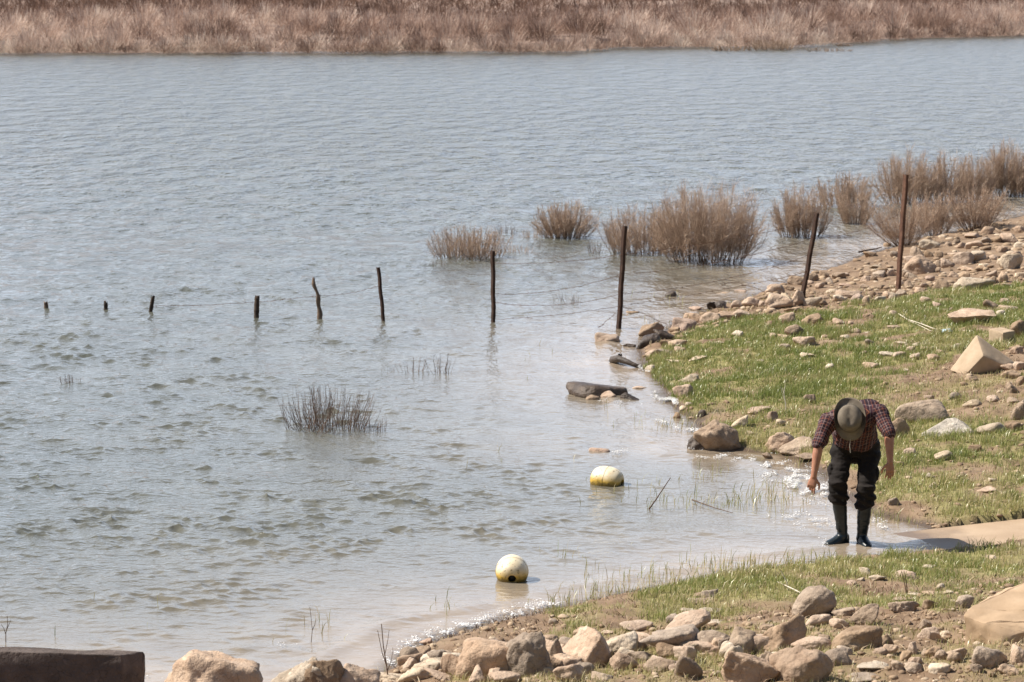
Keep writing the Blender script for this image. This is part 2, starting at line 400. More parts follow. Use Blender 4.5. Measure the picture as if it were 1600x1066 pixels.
# ------------------------------------------------------------------ rocks
def rock_mat(name, c1, c2, c3, rough=.85, spec=.25, speck=0.0):
    m = NT(name); v = m.obj()
    ri = m.n('ShaderNodeObjectInfo').outputs['Random']
    vv = m.n('ShaderNodeVectorMath', operation='ADD'); m.l(v, vv.inputs[0])
    cx = m.n('ShaderNodeCombineXYZ'); m.l(m.math('MULTIPLY', ri, 37), cx.inputs[0]); m.l(m.math('MULTIPLY', ri, 91), cx.inputs[1]); m.l(cx.outputs[0], vv.inputs[1])
    v = vv.outputs[0]
    n = m.noise(7, 6, .62, v); nf = m.noise(55, 4, .65, v); nb = m.noise(2.2, 3, .5, v)
    c = m.ramp(n, [(.3, c1), (.5, c2), (.72, c3)])
    c = m.mix(m.ramp(nb, [(.45, (0, 0, 0)), (.75, (.5, .5, .5))]), c, tuple(x * .6 for x in c1))
    c = m.mix(m.math('MULTIPLY', nf, .35 + speck), c, tuple(x * .5 for x in c1))
    wv = m.n('ShaderNodeVectorMath', operation='ADD'); m.l(v, wv.inputs[0]); nv = m.n('ShaderNodeTexNoise'); nv.inputs['Scale'].default_value = 6; m.l(v, nv.inputs['Vector']); m.l(nv.outputs['Color'], wv.inputs[1])
    vo = m.n('ShaderNodeTexVoronoi', feature='DISTANCE_TO_EDGE'); vo.inputs['Scale'].default_value = 3.4; m.l(wv.outputs[0], vo.inputs['Vector'])
    crack = m.ramp(vo.outputs['Distance'], [(.0, (1, 1, 1)), (.022, (0, 0, 0))]); c = m.mix(m.math('MULTIPLY', crack, .55), c, tuple(x * .35 for x in c1))
    c = m.mix(m.ramp(m.noise(13, 3, .6, v), [(.62, (0, 0, 0)), (.70, (.45, .45, .45))]), c, tuple(min(1, x * 1.2) for x in c3))
    hs = m.n('ShaderNodeHueSaturation'); m.l(c, hs.inputs['Color'])
    m.l(m.math('ADD', .84, m.math('MULTIPLY', ri, .27)), hs.inputs['Value'])
    m.l(m.math('ADD', .82, m.math('MULTIPLY', m.math('FRACT', m.math('MULTIPLY', ri, 7.3)), .18)), hs.inputs['Saturation'])
    m.base(hs.outputs[0]); m.rough(rough); m.b.inputs['Specular IOR Level'].default_value = spec
    bb = m.bump(m.noise(24, 5, .65, v), .6, .022, m.bump(m.noise(8, 4, .6, v), .6, .05)); m.l(m.bump(nf, .5, .006, bb), m.b.inputs['Normal'])
    return m.m
RM = {'t': rock_mat('tan sandstone', (.37, .245, .16), (.50, .357, .245), (.59, .445, .32)),
      'p': rock_mat('pale stone', (.45, .335, .22), (.58, .46, .325), (.68, .57, .43)),
      'g': rock_mat('grey brown stone', (.28, .20, .138), (.40, .30, .212), (.50, .39, .285)),
      'b': rock_mat('brown stone', (.25, .165, .10), (.36, .25, .16), (.46, .335, .225)),
      'd': rock_mat('wet dark stone', (.045, .031, .022), (.08, .055, .039), (.15, .105, .072), .5, .35),
      'r': rock_mat('reddish stone', (.31, .205, .145), (.43, .30, .22), (.51, .38, .29)),
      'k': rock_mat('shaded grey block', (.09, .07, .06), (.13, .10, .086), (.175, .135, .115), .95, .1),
      's': rock_mat('speckled granite', (.36, .30, .23), (.62, .55, .45), (.72, .65, .55), speck=.35)}
ICO = {}
def ico(sub):
    if sub not in ICO:
        bm = bmesh.new(); bmesh.ops.create_icosphere(bm, subdivisions=sub, radius=1); bm.verts.ensure_lookup_table()
        V = np.array([v.co[:] for v in bm.verts]); V /= np.linalg.norm(V, axis=1)[:, None]
        T = np.array([[v.index for v in f.verts] for f in bm.faces]); bm.free(); ICO[sub] = (V, T)
    return ICO[sub]
def rock_shape(rg, w_, d_, h_, p, sub, rough=.05, lo=.62):
    V, T = ico(sub)
    npl = rg.integers(11, 18)
    N = rg.normal(size=(npl, 3)); N /= np.linalg.norm(N, axis=1)[:, None]
    N = np.vstack([N, [rg.normal(0, .25, 3) + [0, 0, 1], [0, 0, -1]]])
    dd = rg.uniform(lo, 1.0, len(N)); dd[-2:] = .8
    q = np.maximum(V @ N.T, 0) / dd
    r = (q ** p).sum(1) ** (-1 / p)
    P = V * r[:, None]
    o = rg.random(3) * 50
    P *= (1 + rough * 1.4 * fbm(P * 1.6 + o, 2, 3) + rough * .8 * fbm(P * 4.5 + o, 3, 4))[:, None]
    mn, mxx = P.min(0), P.max(0)
    P = (P - (mn + mxx) / 2) / (mxx - mn)
    return P * np.array([w_, d_, h_]), T

ROCKS = []      # px, py centre, w, h, tone, kind, tilt, label
def add(ox, oy, k, rows):
    for r in rows:
        cx, cy, w_, h_, tone = r[:5]; kind = r[5] if len(r) > 5 else ''; lab = r[6] if len(r) > 6 else None
        ROCKS.append([ox + cx / k, oy + cy / k, w_ / k, h_ / k, tone, kind, lab])
K = 1421 / 400
# kind letters: a angular, o rounded, f flat, w in water ; a trailing number tilts the stone (degrees)
add(1200, 420, K, [
    (1385, 335, 75, 100, 'b', 'a'), (155, 338, 115, 64, 'b', 'o'), (210, 400, 130, 60, 't', 'o'), (95, 432, 62, 34, 'p', 'o'), (97, 378, 70, 30, 't', 'o'),
    (255, 285, 130, 82, 'b', 'a'), (105, 275, 85, 65, 't', 'o'), (395, 292, 62, 36, 't', 'o'), (220, 475, 75, 34, 'p', 'f'), (345, 547, 50, 40, 'p', 'o'),
    (575, 540, 82, 44, 't', 'a'), (485, 345, 62, 30, 't', 'o'), (565, 405, 50, 32, 'g', 'o'), (735, 408, 65, 22, 'p', 'f'), (665, 470, 85, 36, 'p', 'f'),
    (735, 480, 75, 40, 't', 'o15'), (795, 448, 50, 36, 't', 'o'), (860, 418, 95, 32, 'p', 'f8'), (885, 445, 70, 34, 't', 'o'), (955, 465, 65, 34, 't', 'o'),
    (820, 486, 58, 36, 't', 'o'), (920, 490, 62, 34, 't', 'o12'), (560, 265, 60, 40, 'b', 'a'), (695, 250, 52, 40, 't', 'o'), (875, 172, 60, 34, 'p', 'o'),
    (945, 200, 50, 34, 'r', 'a'), (235, 725, 75, 58, 'b', 'a', 'small squarish brown stone alone on bare soil above the head of the man'),
    (852, 795, 270, 128, 'g', 'e12', 'large smooth grey brown boulder just to the right of the shoulder of the man'),
    (720, 885, 130, 110, 'b', 'o'), 
    (1240, 885, 155, 66, 'p', 'e', 'smooth whitish oval stone at the right end of the granite slab'), (1140, 750, 105, 50, 'p', 'o'), (1395, 790, 90, 105, 'g', 'a'), (1370, 880, 95, 58, 'b', 'o'),
    (1255, 720, 70, 36, 't', 'o'), (1365, 730, 60, 36, 'g', 'o'), (1040, 705, 70, 40, 'g', 'o'), (895, 712, 55, 30, 't', 'f'),
    (80, 958, 175, 112, 't', 'o', 'mossy tan boulder at the water edge left of the man'), (165, 985, 180, 92, 'g', 'a8', 'flat topped block of tan stone against the arm of the man'),
    (250, 1035, 190, 54, 'd', 'f'), (980, 1040, 100, 52, 'p', 'o'), (790, 1015, 62, 40, 't', 'o15'), (1150, 1000, 72, 46, 'b', 'o'),
    (1385, 450, 75, 40, 't', 'o'), (1335, 545, 78, 38, 't', 'o'), (1400, 540, 66, 46, 't', 'o'), (1355, 590, 105, 52, 'b', 'o'), (1365, 660, 78, 62, 'd', 'a'), (1412, 622, 64, 54, 'b', 'o'),
    (1135, 612, 70, 34, 'd', 'a'), (1240, 200, 88, 62, 'b', 'o'), (1332, 215, 112, 46, 't', 'f'), (1320, 175, 62, 34, 't', 'f'), (1005, 222, 70, 28, 't', 'f'), (700, 318, 72, 20, 't', 'f'),
    (1295, 250, 50, 40, 'p', 'o'), (430, 375, 50, 26, 'p', 'f'), (545, 462, 40, 22, 'p', 'f'), (1020, 272, 46, 26, 't', 'o'), (1050, 432, 60, 36, 'g', 'o'), (770, 565, 36, 22, 'p', 'o'),
    (10, 560, 40, 24, 'p', 'o'), (320, 375, 36, 22, 't', 'o'), (675, 215, 44, 26, 'p', 'f'), (550, 352, 44, 12, 'p', 'f'), (25, 370, 40, 28, 'p', 'o'), (460, 300, 30, 20, 't', 'o')])
add(1200, 580, K, [(725, 512, 62, 30, 't', 'o'), (905, 580, 52, 26, 'p', 'o'), (1075, 575, 62, 30, 't', 'o'), (1250, 605, 42, 24, 'p', 'o'), (1220, 655, 112, 40, 't', 'f'),
    (1312, 672, 62, 24, 'p', 'f'), (700, 725, 62, 46, 'g', 'o'), (915, 630, 42, 30, 'p', 'o'), (630, 545, 44, 30, 'p', 'o'), (1380, 560, 50, 26, 't', 'o')])
add(1200, 180, K, [
    (45, 965, 92, 60, 't', 'o'), (70, 1030, 125, 82, 'p', 'a'), (155, 915, 92, 42, 'd', 'o'), (250, 900, 62, 48, 'b', 'o'), (312, 882, 52, 42, 'b', 'o'), (235, 930, 52, 30, 't', 'o'),
    (395, 890, 76, 38, 'b', 'a'), (430, 886, 40, 26, 't', 'o'), (345, 920, 42, 36, 'g', 'o'), (170, 1015, 75, 90, 't', 'a'), (250, 1035, 95, 60, 'p', 'o'), (360, 972, 72, 28, 'p', 'f'),
    (330, 1008, 82, 32, 't', 'f'), (455, 990, 140, 48, 't', 'f'), (500, 1020, 82, 60, 'r', 'a'), (547, 1032, 42, 52, 't', 'a'), (580, 995, 50, 42, 'b', 'o'), (625, 1022, 62, 42, 'p', 'o'),
    (665, 1000, 52, 42, 't', 'o'), (625, 882, 72, 42, 'g', 'o'), (590, 905, 42, 30, 'b', 'o'), (550, 908, 62, 36, 't', 'o'), (642, 858, 52, 28, 'd', 'o'), (600, 838, 76, 30, 'p', 'f'),
    (690, 876, 62, 42, 't', 'o'), (755, 880, 62, 52, 'g', 'o'), (842, 832, 195, 112, 't', 'o', 'largest tan boulder in the stony strip, just right of the tallest fence post'), (900, 715, 112, 58, 'p', 'a'), (835, 755, 76, 56, 'b', 'o'),
    (897, 770, 52, 42, 'b', 'o'), (950, 775, 52, 44, 'b', 'o'), (955, 825, 52, 42, 'g', 'o'), (1000, 820, 72, 52, 't', 'o'), (932, 858, 52, 34, 'b', 'o'), (800, 890, 72, 42, 'g', 'o'),
    (787, 940, 52, 46, 'd', 'a'), (845, 975, 60, 40, 't', 'o'), (700, 1005, 60, 50, 'p', 'a'), (962, 945, 82, 72, 'd', 'o'), (1090, 795, 112, 76, 't', 'o'), (1145, 720, 86, 48, 't', 'o15'),
    (1170, 782, 92, 62, 'p', 'o'), (1095, 890, 62, 46, 'd', 'a'), (1150, 935, 215, 78, 'p', 'o', 'long pale boulder with a dark right end, right of the tallest fence post'), (1240, 918, 80, 50, 'b', 'o'), (1340, 680, 112, 56, 't', 'a'),
    (1220, 640, 72, 48, 't', 'o'), (1300, 645, 62, 40, 'd', 'o'), (1350, 812, 135, 92, 'p', 'a', 'big pale angular boulder at the right edge of the stony strip'), (1250, 790, 52, 30, 't', 'o'), (1140, 665, 82, 40, 't', 'f'), (1215, 692, 62, 36, 'g', 'o'),
    (1210, 740, 62, 30, 'd', 'o'), (1110, 850, 82, 34, 't', 'f'), (1245, 880, 62, 40, 't', 'o'), (1305, 900, 62, 62, 't', 'o'), (1400, 632, 62, 42, 't', 'o'), (1402, 720, 62, 42, 'p', 'o'),
    (1405, 890, 62, 38, 'p', 'o'), (1020, 765, 74, 32, 't', 'f'), (1050, 700, 44, 30, 'b', 'o'), (1000, 716, 44, 28, 't', 'o'), (880, 1030, 62, 38, 't', 'o'), (740, 985, 66, 40, 'g', 'a'),
    (790, 795, 62, 32, 't', 'o'), (570, 772, 78, 36, 'd', 'a'), (668, 718, 46, 24, 'd', 'ow'), (706, 772, 52, 40, 'g', 'o'), (422, 840, 44, 20, 'd', 'ow'), (552, 822, 34, 20, 'd', 'o'),
    (1080, 720, 60, 34, 't', 'o'), (1270, 690, 56, 36, 'b', 'o'), (1300, 745, 66, 40, 't', 'o'), (1385, 770, 56, 40, 't', 'o'), (1180, 850, 60, 36, 'b', 'o'), (1030, 880, 60, 36, 't', 'f'), (900, 905, 54, 34, 'r', 'o'), (1200, 830, 60, 30, 'p', 'f'),
    (870, 940, 54, 30, 't', 'f'), (540, 950, 60, 34, 'b', 'f'), (430, 940, 70, 26, 'r', 'f'), (290, 945, 54, 36, 't', 'o'), (620, 955, 60, 30, 'b', 'o'), (730, 930, 50, 34, 't', 'o'), (120, 960, 60, 36, 'b', 'o'), (400, 1015, 66, 40, 'p', 'o'), (300, 1040, 60, 36, 'b', 'o'), (1330, 940, 60, 26, 't', 'f')])
add(860, 380, K, [
    (672, 282, 74, 40, 'd', 'ow', 'small dark rock alone in the shallow water between two fence posts'), (318, 527, 132, 62, 't', 'aw', 'wet tan angular rock in the water left of the dark rocks, below the post'),
    (540, 548, 140, 92, 'd', 'ow', 'dark wet rounded rocks lump at the tip of the grassy point'), (562, 478, 135, 84, 'b', 'a15', 'angular rock with a dark upper edge leaning over the water near the loose wire'),
    (632, 508, 110, 60, 'd', 'a'), (440, 568, 66, 28, 'd', 'fw'), (742, 452, 135, 78, 'r', 'a', 'reddish brown block of rock at the waterline behind the tip of the grass'), (815, 415, 92, 56, 't', 'o'),
    (890, 412, 110, 62, 't', 'o'), (985, 400, 130, 56, 't', 'f'), (1062, 398, 112, 58, 't', 'o'), (1120, 325, 105, 58, 't', 'o'), (1035, 338, 72, 46, 't', 'o'), (900, 347, 62, 48, 'd', 'a'),
    (948, 342, 62, 42, 'd', 'o'), (805, 358, 66, 30, 'r', 'f'), (768, 402, 62, 32, 't', 'o'), (1272, 322, 145, 86, 't', 'a', 'big tan block of rock left of the foot of the leaning fence post'), (1250, 258, 102, 52, 't', 'o'),
    (1365, 205, 92, 52, 'd', 'o'), (1190, 335, 62, 34, 't', 'o'), (1055, 262, 72, 22, 'r', 'fw'), (955, 280, 82, 14, 'b', 'fw'), (1350, 368, 102, 42, 'b', 'f'), (1210, 448, 86, 42, 'b', 'o'),
    (460, 384, 72, 18, 'b', 'fw'), (560, 697, 60, 42, 'p', 'o'), (262, 818, 315, 92, 'd', 'ew', 'long dark wet boulder lying in the water off the grassy bank'), (325, 846, 92, 46, 't', 'ow'), (450, 856, 112, 50, 'd', 'ow'),
    (235, 860, 72, 34, 'b', 'ow'), (505, 804, 92, 18, 't', 'fw'), (770, 748, 108, 56, 'p', 'a8'), (737, 818, 105, 72, 't', 'a', 'squarish tan stone at the waterline right of the long dark boulder'),
    (820, 634, 98, 40, 'p', 'f10'), (685, 652, 82, 26, 'p', 'f'), (935, 548, 76, 22, 'p', 'f'), (1040, 502, 62, 40, 'p', 'f'), (1100, 553, 34, 20, 'p', 'o'), (1165, 650, 52, 22, 'p', 'f'), (1205, 704, 42, 22, 'p', 'f'),
    (700, 556, 112, 46, 't', 'o'), (630, 604, 92, 46, 't', 'f'), (555, 610, 60, 36, 't', 'o'), (705, 956, 42, 36, 'b', 'o'), (842, 946, 42, 40, 'd', 'o'), (785, 966, 42, 16, 'b', 'f'), (1062, 988, 92, 70, 'p', 'f30'), (1165, 920, 122, 34, 't', 'f12'),
    (740, 918, 42, 30, 'p', 'o'), (770, 892, 42, 24, 'p', 'o'), (690, 480, 60, 34, 'b', 'o'), (860, 470, 60, 30, 't', 'o'), (785, 490, 46, 22, 't', 'o'), (720, 590, 60, 30, 't', 'o'), (640, 555, 60, 36, 'b', 'o'), (1180, 300, 54, 30, 'b', 'o')])
add(900, 560, K, [(790, 438, 250, 170, 'b', 'a', 'big brown boulder at the edge of the small waves, its left side wet and shining'), (700, 470, 150, 90, 'd', 'aw'), (990, 296, 72, 30, 't', 'o'), (1047, 280, 62, 28, 'p', 'f'), (1090, 322, 62, 56, 't', 'o'), (1140, 358, 52, 40, 'p', 'a'),
    (132, 512, 112, 34, 'r', 'ow', 'reddish rock barely breaking the water behind the barrel shaped buoy'), (965, 416, 52, 28, 'p', 'o'), (1065, 540, 60, 34, 'd', 'o'), (650, 325, 50, 16, 'd', 'f')])
add(1200, 766, K, [
    (245, 628, 225, 185, 'g', 'e32', 'large smooth egg shaped grey boulder tilted on the foreground grass'), (283, 727, 138, 68, 't', 'o', 'rounded tan stone touching the foot of the egg shaped boulder'), (397, 737, 102, 56, 't', 'o'), (420, 676, 122, 50, 'g', 'o'),
    (543, 700, 160, 118, 'b', 'o35', 'tilted elongated tan rock behind the broad brown boulder in the foreground'), (760, 642, 175, 62, 'b', 'f', 'low brown stone with a dark shaded front, middle of the foreground grass'), (755, 604, 122, 36, 't', 'f'), (905, 632, 82, 60, 'b', 'o'), (1092, 622, 102, 70, 'g', 'o'),
    (770, 474, 126, 50, 't', 'o'), (540, 452, 62, 46, 'p', 'o'), (610, 486, 92, 34, 'p', 'f'), (515, 496, 42, 24, 'p', 'o'), (465, 516, 52, 28, 't', 'o'), (905, 422, 82, 24, 'p', 'f10'), (960, 536, 46, 32, 'p', 'a'), (905, 572, 112, 28, 't', 'f'),
    (1000, 566, 72, 22, 'p', 'f'), (815, 576, 72, 28, 'p', 'f'), (502, 828, 270, 142, 'b', 'o', 'broad brown boulder with a notch in its top, right of the large lumpy one'), (265, 852, 240, 88, 't', 'o', 'long low tan boulder behind the lumpy one in the foreground'),
    (195, 985, 325, 205, 't', 'o', 'large lumpy tan boulder cut by the bottom edge, left of the flat stones'), (395, 932, 142, 92, 'g', 'o'), (85, 818, 232, 178, 'b', 'a', 'jagged brown rock with a pointed top left of the long low tan boulder'), (75, 918, 102, 46, 'p', 'f'), (8, 985, 52, 120, 'd', 'a'),
    (680, 886, 82, 60, 't', 'a'), (770, 922, 62, 60, 'b', 'o'), (808, 880, 62, 72, 't', 'a'), (825, 952, 82, 56, 't', 'a'), (920, 902, 92, 62, 'b', 'a'), (960, 916, 62, 50, 'd', 'a'), (1052, 906, 112, 70, 't', 'a20'), (895, 800, 112, 72, 't', 'a15'), (870, 746, 82, 56, 'd', 'a'),
    (1240, 932, 195, 122, 'g', 'o', 'rounded greyish boulder half hidden by grass near the bottom right corner'), (1392, 922, 88, 112, 't', 'o'), (600, 976, 192, 48, 'p', 'f', 'thin flat pale stone lying in the foreground right of the lumpy boulder'), (555, 1046, 212, 52, 'g', 'f', 'flat grey stone at the very bottom edge right of the lumpy boulder'), (1235, 370, 66, 22, 'p', 'f'), (985, 800, 60, 36, 'p', 'o'), (1110, 830, 54, 34, 't', 'o'), (880, 905, 50, 50, 'b', 'a'), (1345, 500, 70, 26, 'p', 'f')])
add(860, 766, K, [
    (172, 888, 265, 192, 't', 'o', 'biggest rounded tan boulder in the row along the bottom edge'), (22, 920, 110, 150, 'g', 'o'), (355, 872, 222, 108, 'p', 'o', 'pale tan boulder right of the biggest rounded one at the bottom'), (455, 832, 92, 58, 't', 'o'), (480, 868, 90, 56, 'g', 'o'), (395, 946, 82, 70, 'b', 'o'), (497, 932, 112, 62, 'g', 'f'),
    (100, 1022, 142, 92, 't', 'a'), (195, 992, 82, 60, 'g', 'o'), (672, 840, 295, 118, 'g', 'o', 'long grey boulder with an undercut front, below the slanting tan rock'), (755, 745, 225, 112, 't', 'o25', 'slanting tan rock with a dark right end, resting on the long grey boulder'), (480, 756, 152, 58, 't', 'f'),
    (750, 896, 162, 56, 'g', 'f'), (610, 982, 152, 70, 'b', 'o'), (770, 990, 132, 118, 'b', 'o'), (905, 842, 170, 86, 'g', 'o', 'low grey boulder in the shade right of the long grey one'), (1070, 862, 138, 132, 'g', 'a'), (1112, 990, 265, 170, 't', 'a', 'ridged tan boulder at the bottom edge, below the jagged brown rock'),
    (885, 584, 84, 50, 'g', 'a'), (820, 582, 52, 28, 't', 'o'), (775, 672, 112, 36, 'p', 'f'), (905, 674, 132, 20, 'p', 'f'), (830, 626, 152, 18, 't', 'f'), (690, 722, 82, 52, 'g', 'a'), (930, 736, 92, 14, 'p', 'f'), (290, 1042, 102, 50, 'g', 'o'), (320, 790, 62, 22, 't', 'f'), (1195, 760, 90, 34, 'b', 'f'), (850, 545, 0, 0, '', '')])
ROCKS = [r for r in ROCKS if r[4]]
add(560, 766, K, [
    (745, 950, 335, 190, 't', 'o', 'long tan boulder with a shaded hollow front, left end of the bottom row'), (560, 985, 175, 100, 't', 'o'), (940, 935, 240, 215, 'g', 'a', 'tall angular grey brown boulder leaning at the left of the biggest rounded one'), (425, 982, 112, 60, 'p', 'o'), (485, 950, 72, 38, 'p', 'o'), (815, 1048, 142, 58, 't', 'o'),
    (755, 1027, 72, 62, 't', 'o'), (335, 906, 112, 46, 'd', 'a'), (372, 846, 62, 38, 'r', 'o'), (1080, 731, 42, 30, 'g', 'o'), (1232, 792, 72, 50, 'd', 'a'), (742, 842, 92, 30, 'r', 'f'), (500, 920, 82, 36, 'd', 'o'), (592, 915, 92, 50, 'b', 'o'), (190, 1050, 210, 50, 'p', 'o', 'pale flat rock at the bottom edge, just right of the bare dark sapling'), (580, 890, 60, 26, 'd', 'o'), (1060, 830, 90, 40, 'b', 'o')])
add(0, 866, 2.6667, [
    (880, 580, 360, 268, 't', 'a', 'pinkish tan boulder with a rounded top rising at the bottom edge beside the dark block'), (1240, 565, 205, 192, 'p', 'a', 'pale cream boulder at the bottom edge, left of the split rock'), (1375, 560, 150, 182, 'b', 'a25', 'split brown rock with sharp leaning slabs at the bottom edge'), (1480, 565, 160, 156, 't', 'a30', 'small leaning slab at the right of the split brown rock')])

def zone(px, py):
    if px > 1410 and py < 452: return 'in the stony strip right of the tallest fence post', 'stones right of the tallest fence post'
    if px > 1195 and py < 478: return 'in the stony strip around the two rusty posts on land', 'stones around the posts on land'
    if px > 985 and py < 560 and (px < 1190): return 'along the waterline behind the tip of the grass', 'stones along the far waterline'
    if px < 1160 and py < 720: return 'at the waterline of the grassy point, near the waves', 'stones at the edge of the grassy point'
    if py < 590 and px < 1330: return 'in the green grass below the leaning fence post', 'stones in the upper grass'
    if py < 590: return 'in the grass left of the pyramid shaped block', 'stones near the pyramid shaped block'
    if py < 840 and px > 1380: return 'on the grassy bank to the right of the man', 'stones on the bank right of the man'
    if py < 840: return 'on the bank to the left of the man', 'stones on the bank left of the man'
    if px > 1330: return 'in the foreground grass below the ramp', 'stones in the right foreground'
    if px > 1080: return 'around the egg shaped boulder in the foreground', 'stones around the egg shaped boulder'
    if px > 850: return 'among the big boulders of the bottom row', 'stones in the middle foreground'
    return 'on bare soil at the left end of the foreground bank', 'stones at the left end of the bank'
TONE = {'t': 'tan', 'p': 'pale', 'g': 'grey', 'b': 'brown', 'd': 'dark', 'r': 'reddish', 's': 'speckled'}
def build_rocks():
    rg = np.random.default_rng(12)
    for k in range(44):      # packing stones of the bottom row
        x = 640 + 560 * rg.random(); ROCKS.append([x, 1062 - 42 * rg.random() - 26 * (x - 640) / 560, rg.uniform(20, 44), rg.uniform(14, 26), 'tttbgp'[rg.integers(6)], 'ao'[rg.integers(2)], None])
    for k in range(16):
        x = 1180 + 400 * rg.random(); ROCKS.append([x, 1000 + 60 * rg.random(), rg.uniform(18, 36), rg.uniform(12, 20), 'ttbgp'[rg.integers(5)], 'aof'[rg.integers(3)], None])
    for px, py, w_, h_, tone, kind, lab in ROCKS:
        if tone == 'd' and (py > 960 or (px > 1195 and py < 720)): tone = 'b' if lab is None else tone
        tilt = ''.join(ch for ch in kind if ch.isdigit()); tilt = math.radians(float(tilt)) if tilt else 0
        base = min(py + h_ / 2 * .92, 1130)
        P = at_z(px, base, -.01) if 'w' in kind else on_ground(px, base)
        s = F / ((P - CAM) @ FW)
        big_ = 1.13 if (py > 930 and px < 1230) else 1.0; wm = w_ / s * 1.1 * big_; hm = h_ / s * 1.06 * big_
        dm = wm * (rg.uniform(.6, .9) if w_ > 25 else rg.uniform(.7, 1.1))
        if 'f' in kind: hz = max(hm - dm * .2 * .9, hm * .45, wm * .12)
        else: hz = max(hm - dm * .2 * .55, hm * .6)
        hz_full = hz * (1.35 if 'w' not in kind else 1.6)
        p = {'a': 20, 'o': 8, 'f': 14, 'e': 5}[[c for c in kind if c in 'aofe'][0]] if kind else 8
        p *= rg.uniform(.8, 1.3)
        sub = 5 if w_ > 45 else (4 if w_ > 16 else 3)
        if tilt:
            c_, s_ = math.cos(tilt), math.sin(tilt)
            L = wm / (c_ + .35 * s_); T_ = max(hz_full - L * s_ * .6, L * .42)
            V, T = rock_shape(rg, L, dm, T_, p, sub, .05, .85 if 'e' in kind else .62)
            R = np.array([[c_, 0, -s_], [0, 1, 0], [s_, 0, c_]]); V = V @ R.T
            ext = V.max(0) - V.min(0); V = V * np.array([wm / ext[0], 1, hz_full / ext[2]])
        else:
            V, T = rock_shape(rg, wm, dm, hz_full, p, sub, .04 if 'e' in kind else (.08 if p > 13 else .065), .85 if 'e' in kind else (.66 if 'a' in kind else .76))
        V = V - np.array([0, 0, V[:, 2].min()])
        sink = hz_full - hz
        o = mesh_np('boulder' if w_ > 42 else 'stone', V, Ft=T, mat=RM[tone], loc=(P[0], P[1] + dm * .38, P[2] - sink))
        zl, zg = zone(px, py)
        if lab: tag(o, lab, 'boulder' if w_ > 42 else 'stone', zg if w_ < 42 else None)
        else:
            size = 'small' if w_ < 20 else ('medium sized' if w_ < 38 else 'big')
            sh = 'flat' if 'f' in kind else ('angular' if 'a' in kind else 'rounded')
            tag(o, '%s %s %s stone %s' % (size, sh, TONE[tone], zl), 'stone', zg)
build_rocks()

def poly_block(name, px, py, verts, mat, label, cat, bev=.02, rough=.006, seed=1, rz=0, sub=3, tiltx=0):
    """a cut block: hull of given points (metres, base at 0), bevelled and slightly roughened"""
    P = on_ground(px, py)
    bm = bmesh.new()
    for v in verts: bm.verts.new(v)
    r = bmesh.ops.convex_hull(bm, input=bm.verts[:])
    bmesh.ops.delete(bm, geom=[g for g in r['geom_interior'] if isinstance(g, bmesh.types.BMVert)], context='VERTS')
    bmesh.ops.dissolve_limit(bm, angle_limit=.02, verts=bm.verts[:], edges=bm.edges[:])
    bmesh.ops.bevel(bm, geom=bm.edges[:], offset=bev * .7, segments=2, profile=.6, affect='EDGES')
    bmesh.ops.triangulate(bm, faces=bm.faces[:])
    for k in range(sub):
        es = [e for e in bm.edges if e.calc_length() > .045]
        if es: bmesh.ops.subdivide_edges(bm, edges=es, cuts=1); bmesh.ops.triangulate(bm, faces=bm.faces[:])
    bm.normal_update()
    co_ = np.array([v.co[:] for v in bm.verts]); no = np.array([v.normal[:] for v in bm.verts])
    dsp = rough * (fbm(co_ * 6 + seed, 3, seed) + .5 * fbm(co_ * 22 + seed, 2, seed + 3))
    for v, a, n_ in zip(bm.verts, dsp, no): v.co = v.co + Vector(n_ * a)
    bm.normal_update()
    for e in bm.edges:
        if len(e.link_faces) == 2 and e.calc_face_angle(0) > .42: e.smooth = False
    o = bm_obj(name, bm, mat, loc=(P[0], P[1], P[2] - .03))
    o.rotation_euler.z = rz
    return tag(o, label, cat)
concrete = simple('weathered tan concrete', (.36, .27, .18), (.47, .36, .25), 6, .9, .35, .008)
slab_m = simple('flat sandstone slab', (.38, .265, .165), (.48, .345, .225), 5, .9, .35, .008)
# pyramid-shaped upturned corner block
poly_block('concrete_block', 1535, 581, [(-.06, .12, .47), (-.37, .12, .03), (-.24, -.13, 0), (-.02, -.17, .25), (.31, -.04, .09), (.42, .12, .12), (.12, .42, .30), (-.3, .42, 0), (.4, .42, 0), (-.12, .03, -.02), (.28, .1, -.02)], concrete, 'pyramid shaped tan concrete block tipped on its corner in the grass at the right', 'concrete block', .03, .004, 3)
poly_block('broken_block', 1564, 537, [(-.12, -.1, 0), (.13, -.11, 0), (.14, .1, 0), (-.11, .12, 0), (-.12, -.1, .21), (.13, -.11, .19), (.14, .1, .2), (-.11, .12, .23)], concrete, 'squarish tan block with a broken top behind the pyramid shaped block', 'block', .025, .008, 9, rz=math.radians(-52))
poly_block('boulder', 1523, 507, [(-.33, .02, .13), (-.14, -.12, .15), (.1, -.14, .17), (.29, -.06, .15), (.3, .35, .19), (-.1, .45, .2), (-.34, .2, .14), (-.22, .06, 0), (-.1, .03, 0), (.2, .04, 0), (.25, .3, 0), (-.2, .35, 0)], RM['t'], 'flat topped boulder with a dark front face, left of the broken block', 'boulder', .03, .012, 19)
poly_block('sandstone_slab', 1568, 1001, [(-.27, .06, -.03), (-.12, -.06, -.05), (-.04, -.14, -.05), (.3, -.12, -.05), (.8, .0, -.05), (.8, .7, 0), (-.1, .6, 0), (-.28, .05, .20), (-.15, -.05, .165), (-.03, -.13, .09), (.13, -.12, .12), (.3, -.11, .14), (.8, .0, .2), (-.22, .14, .24), (.02, .42, .29), (.35, .6, .37), (.8, .7, .40)], slab_m, 'large tan sandstone slab with a broken front edge at the right edge of the view', 'slab', .014, .014, 5)
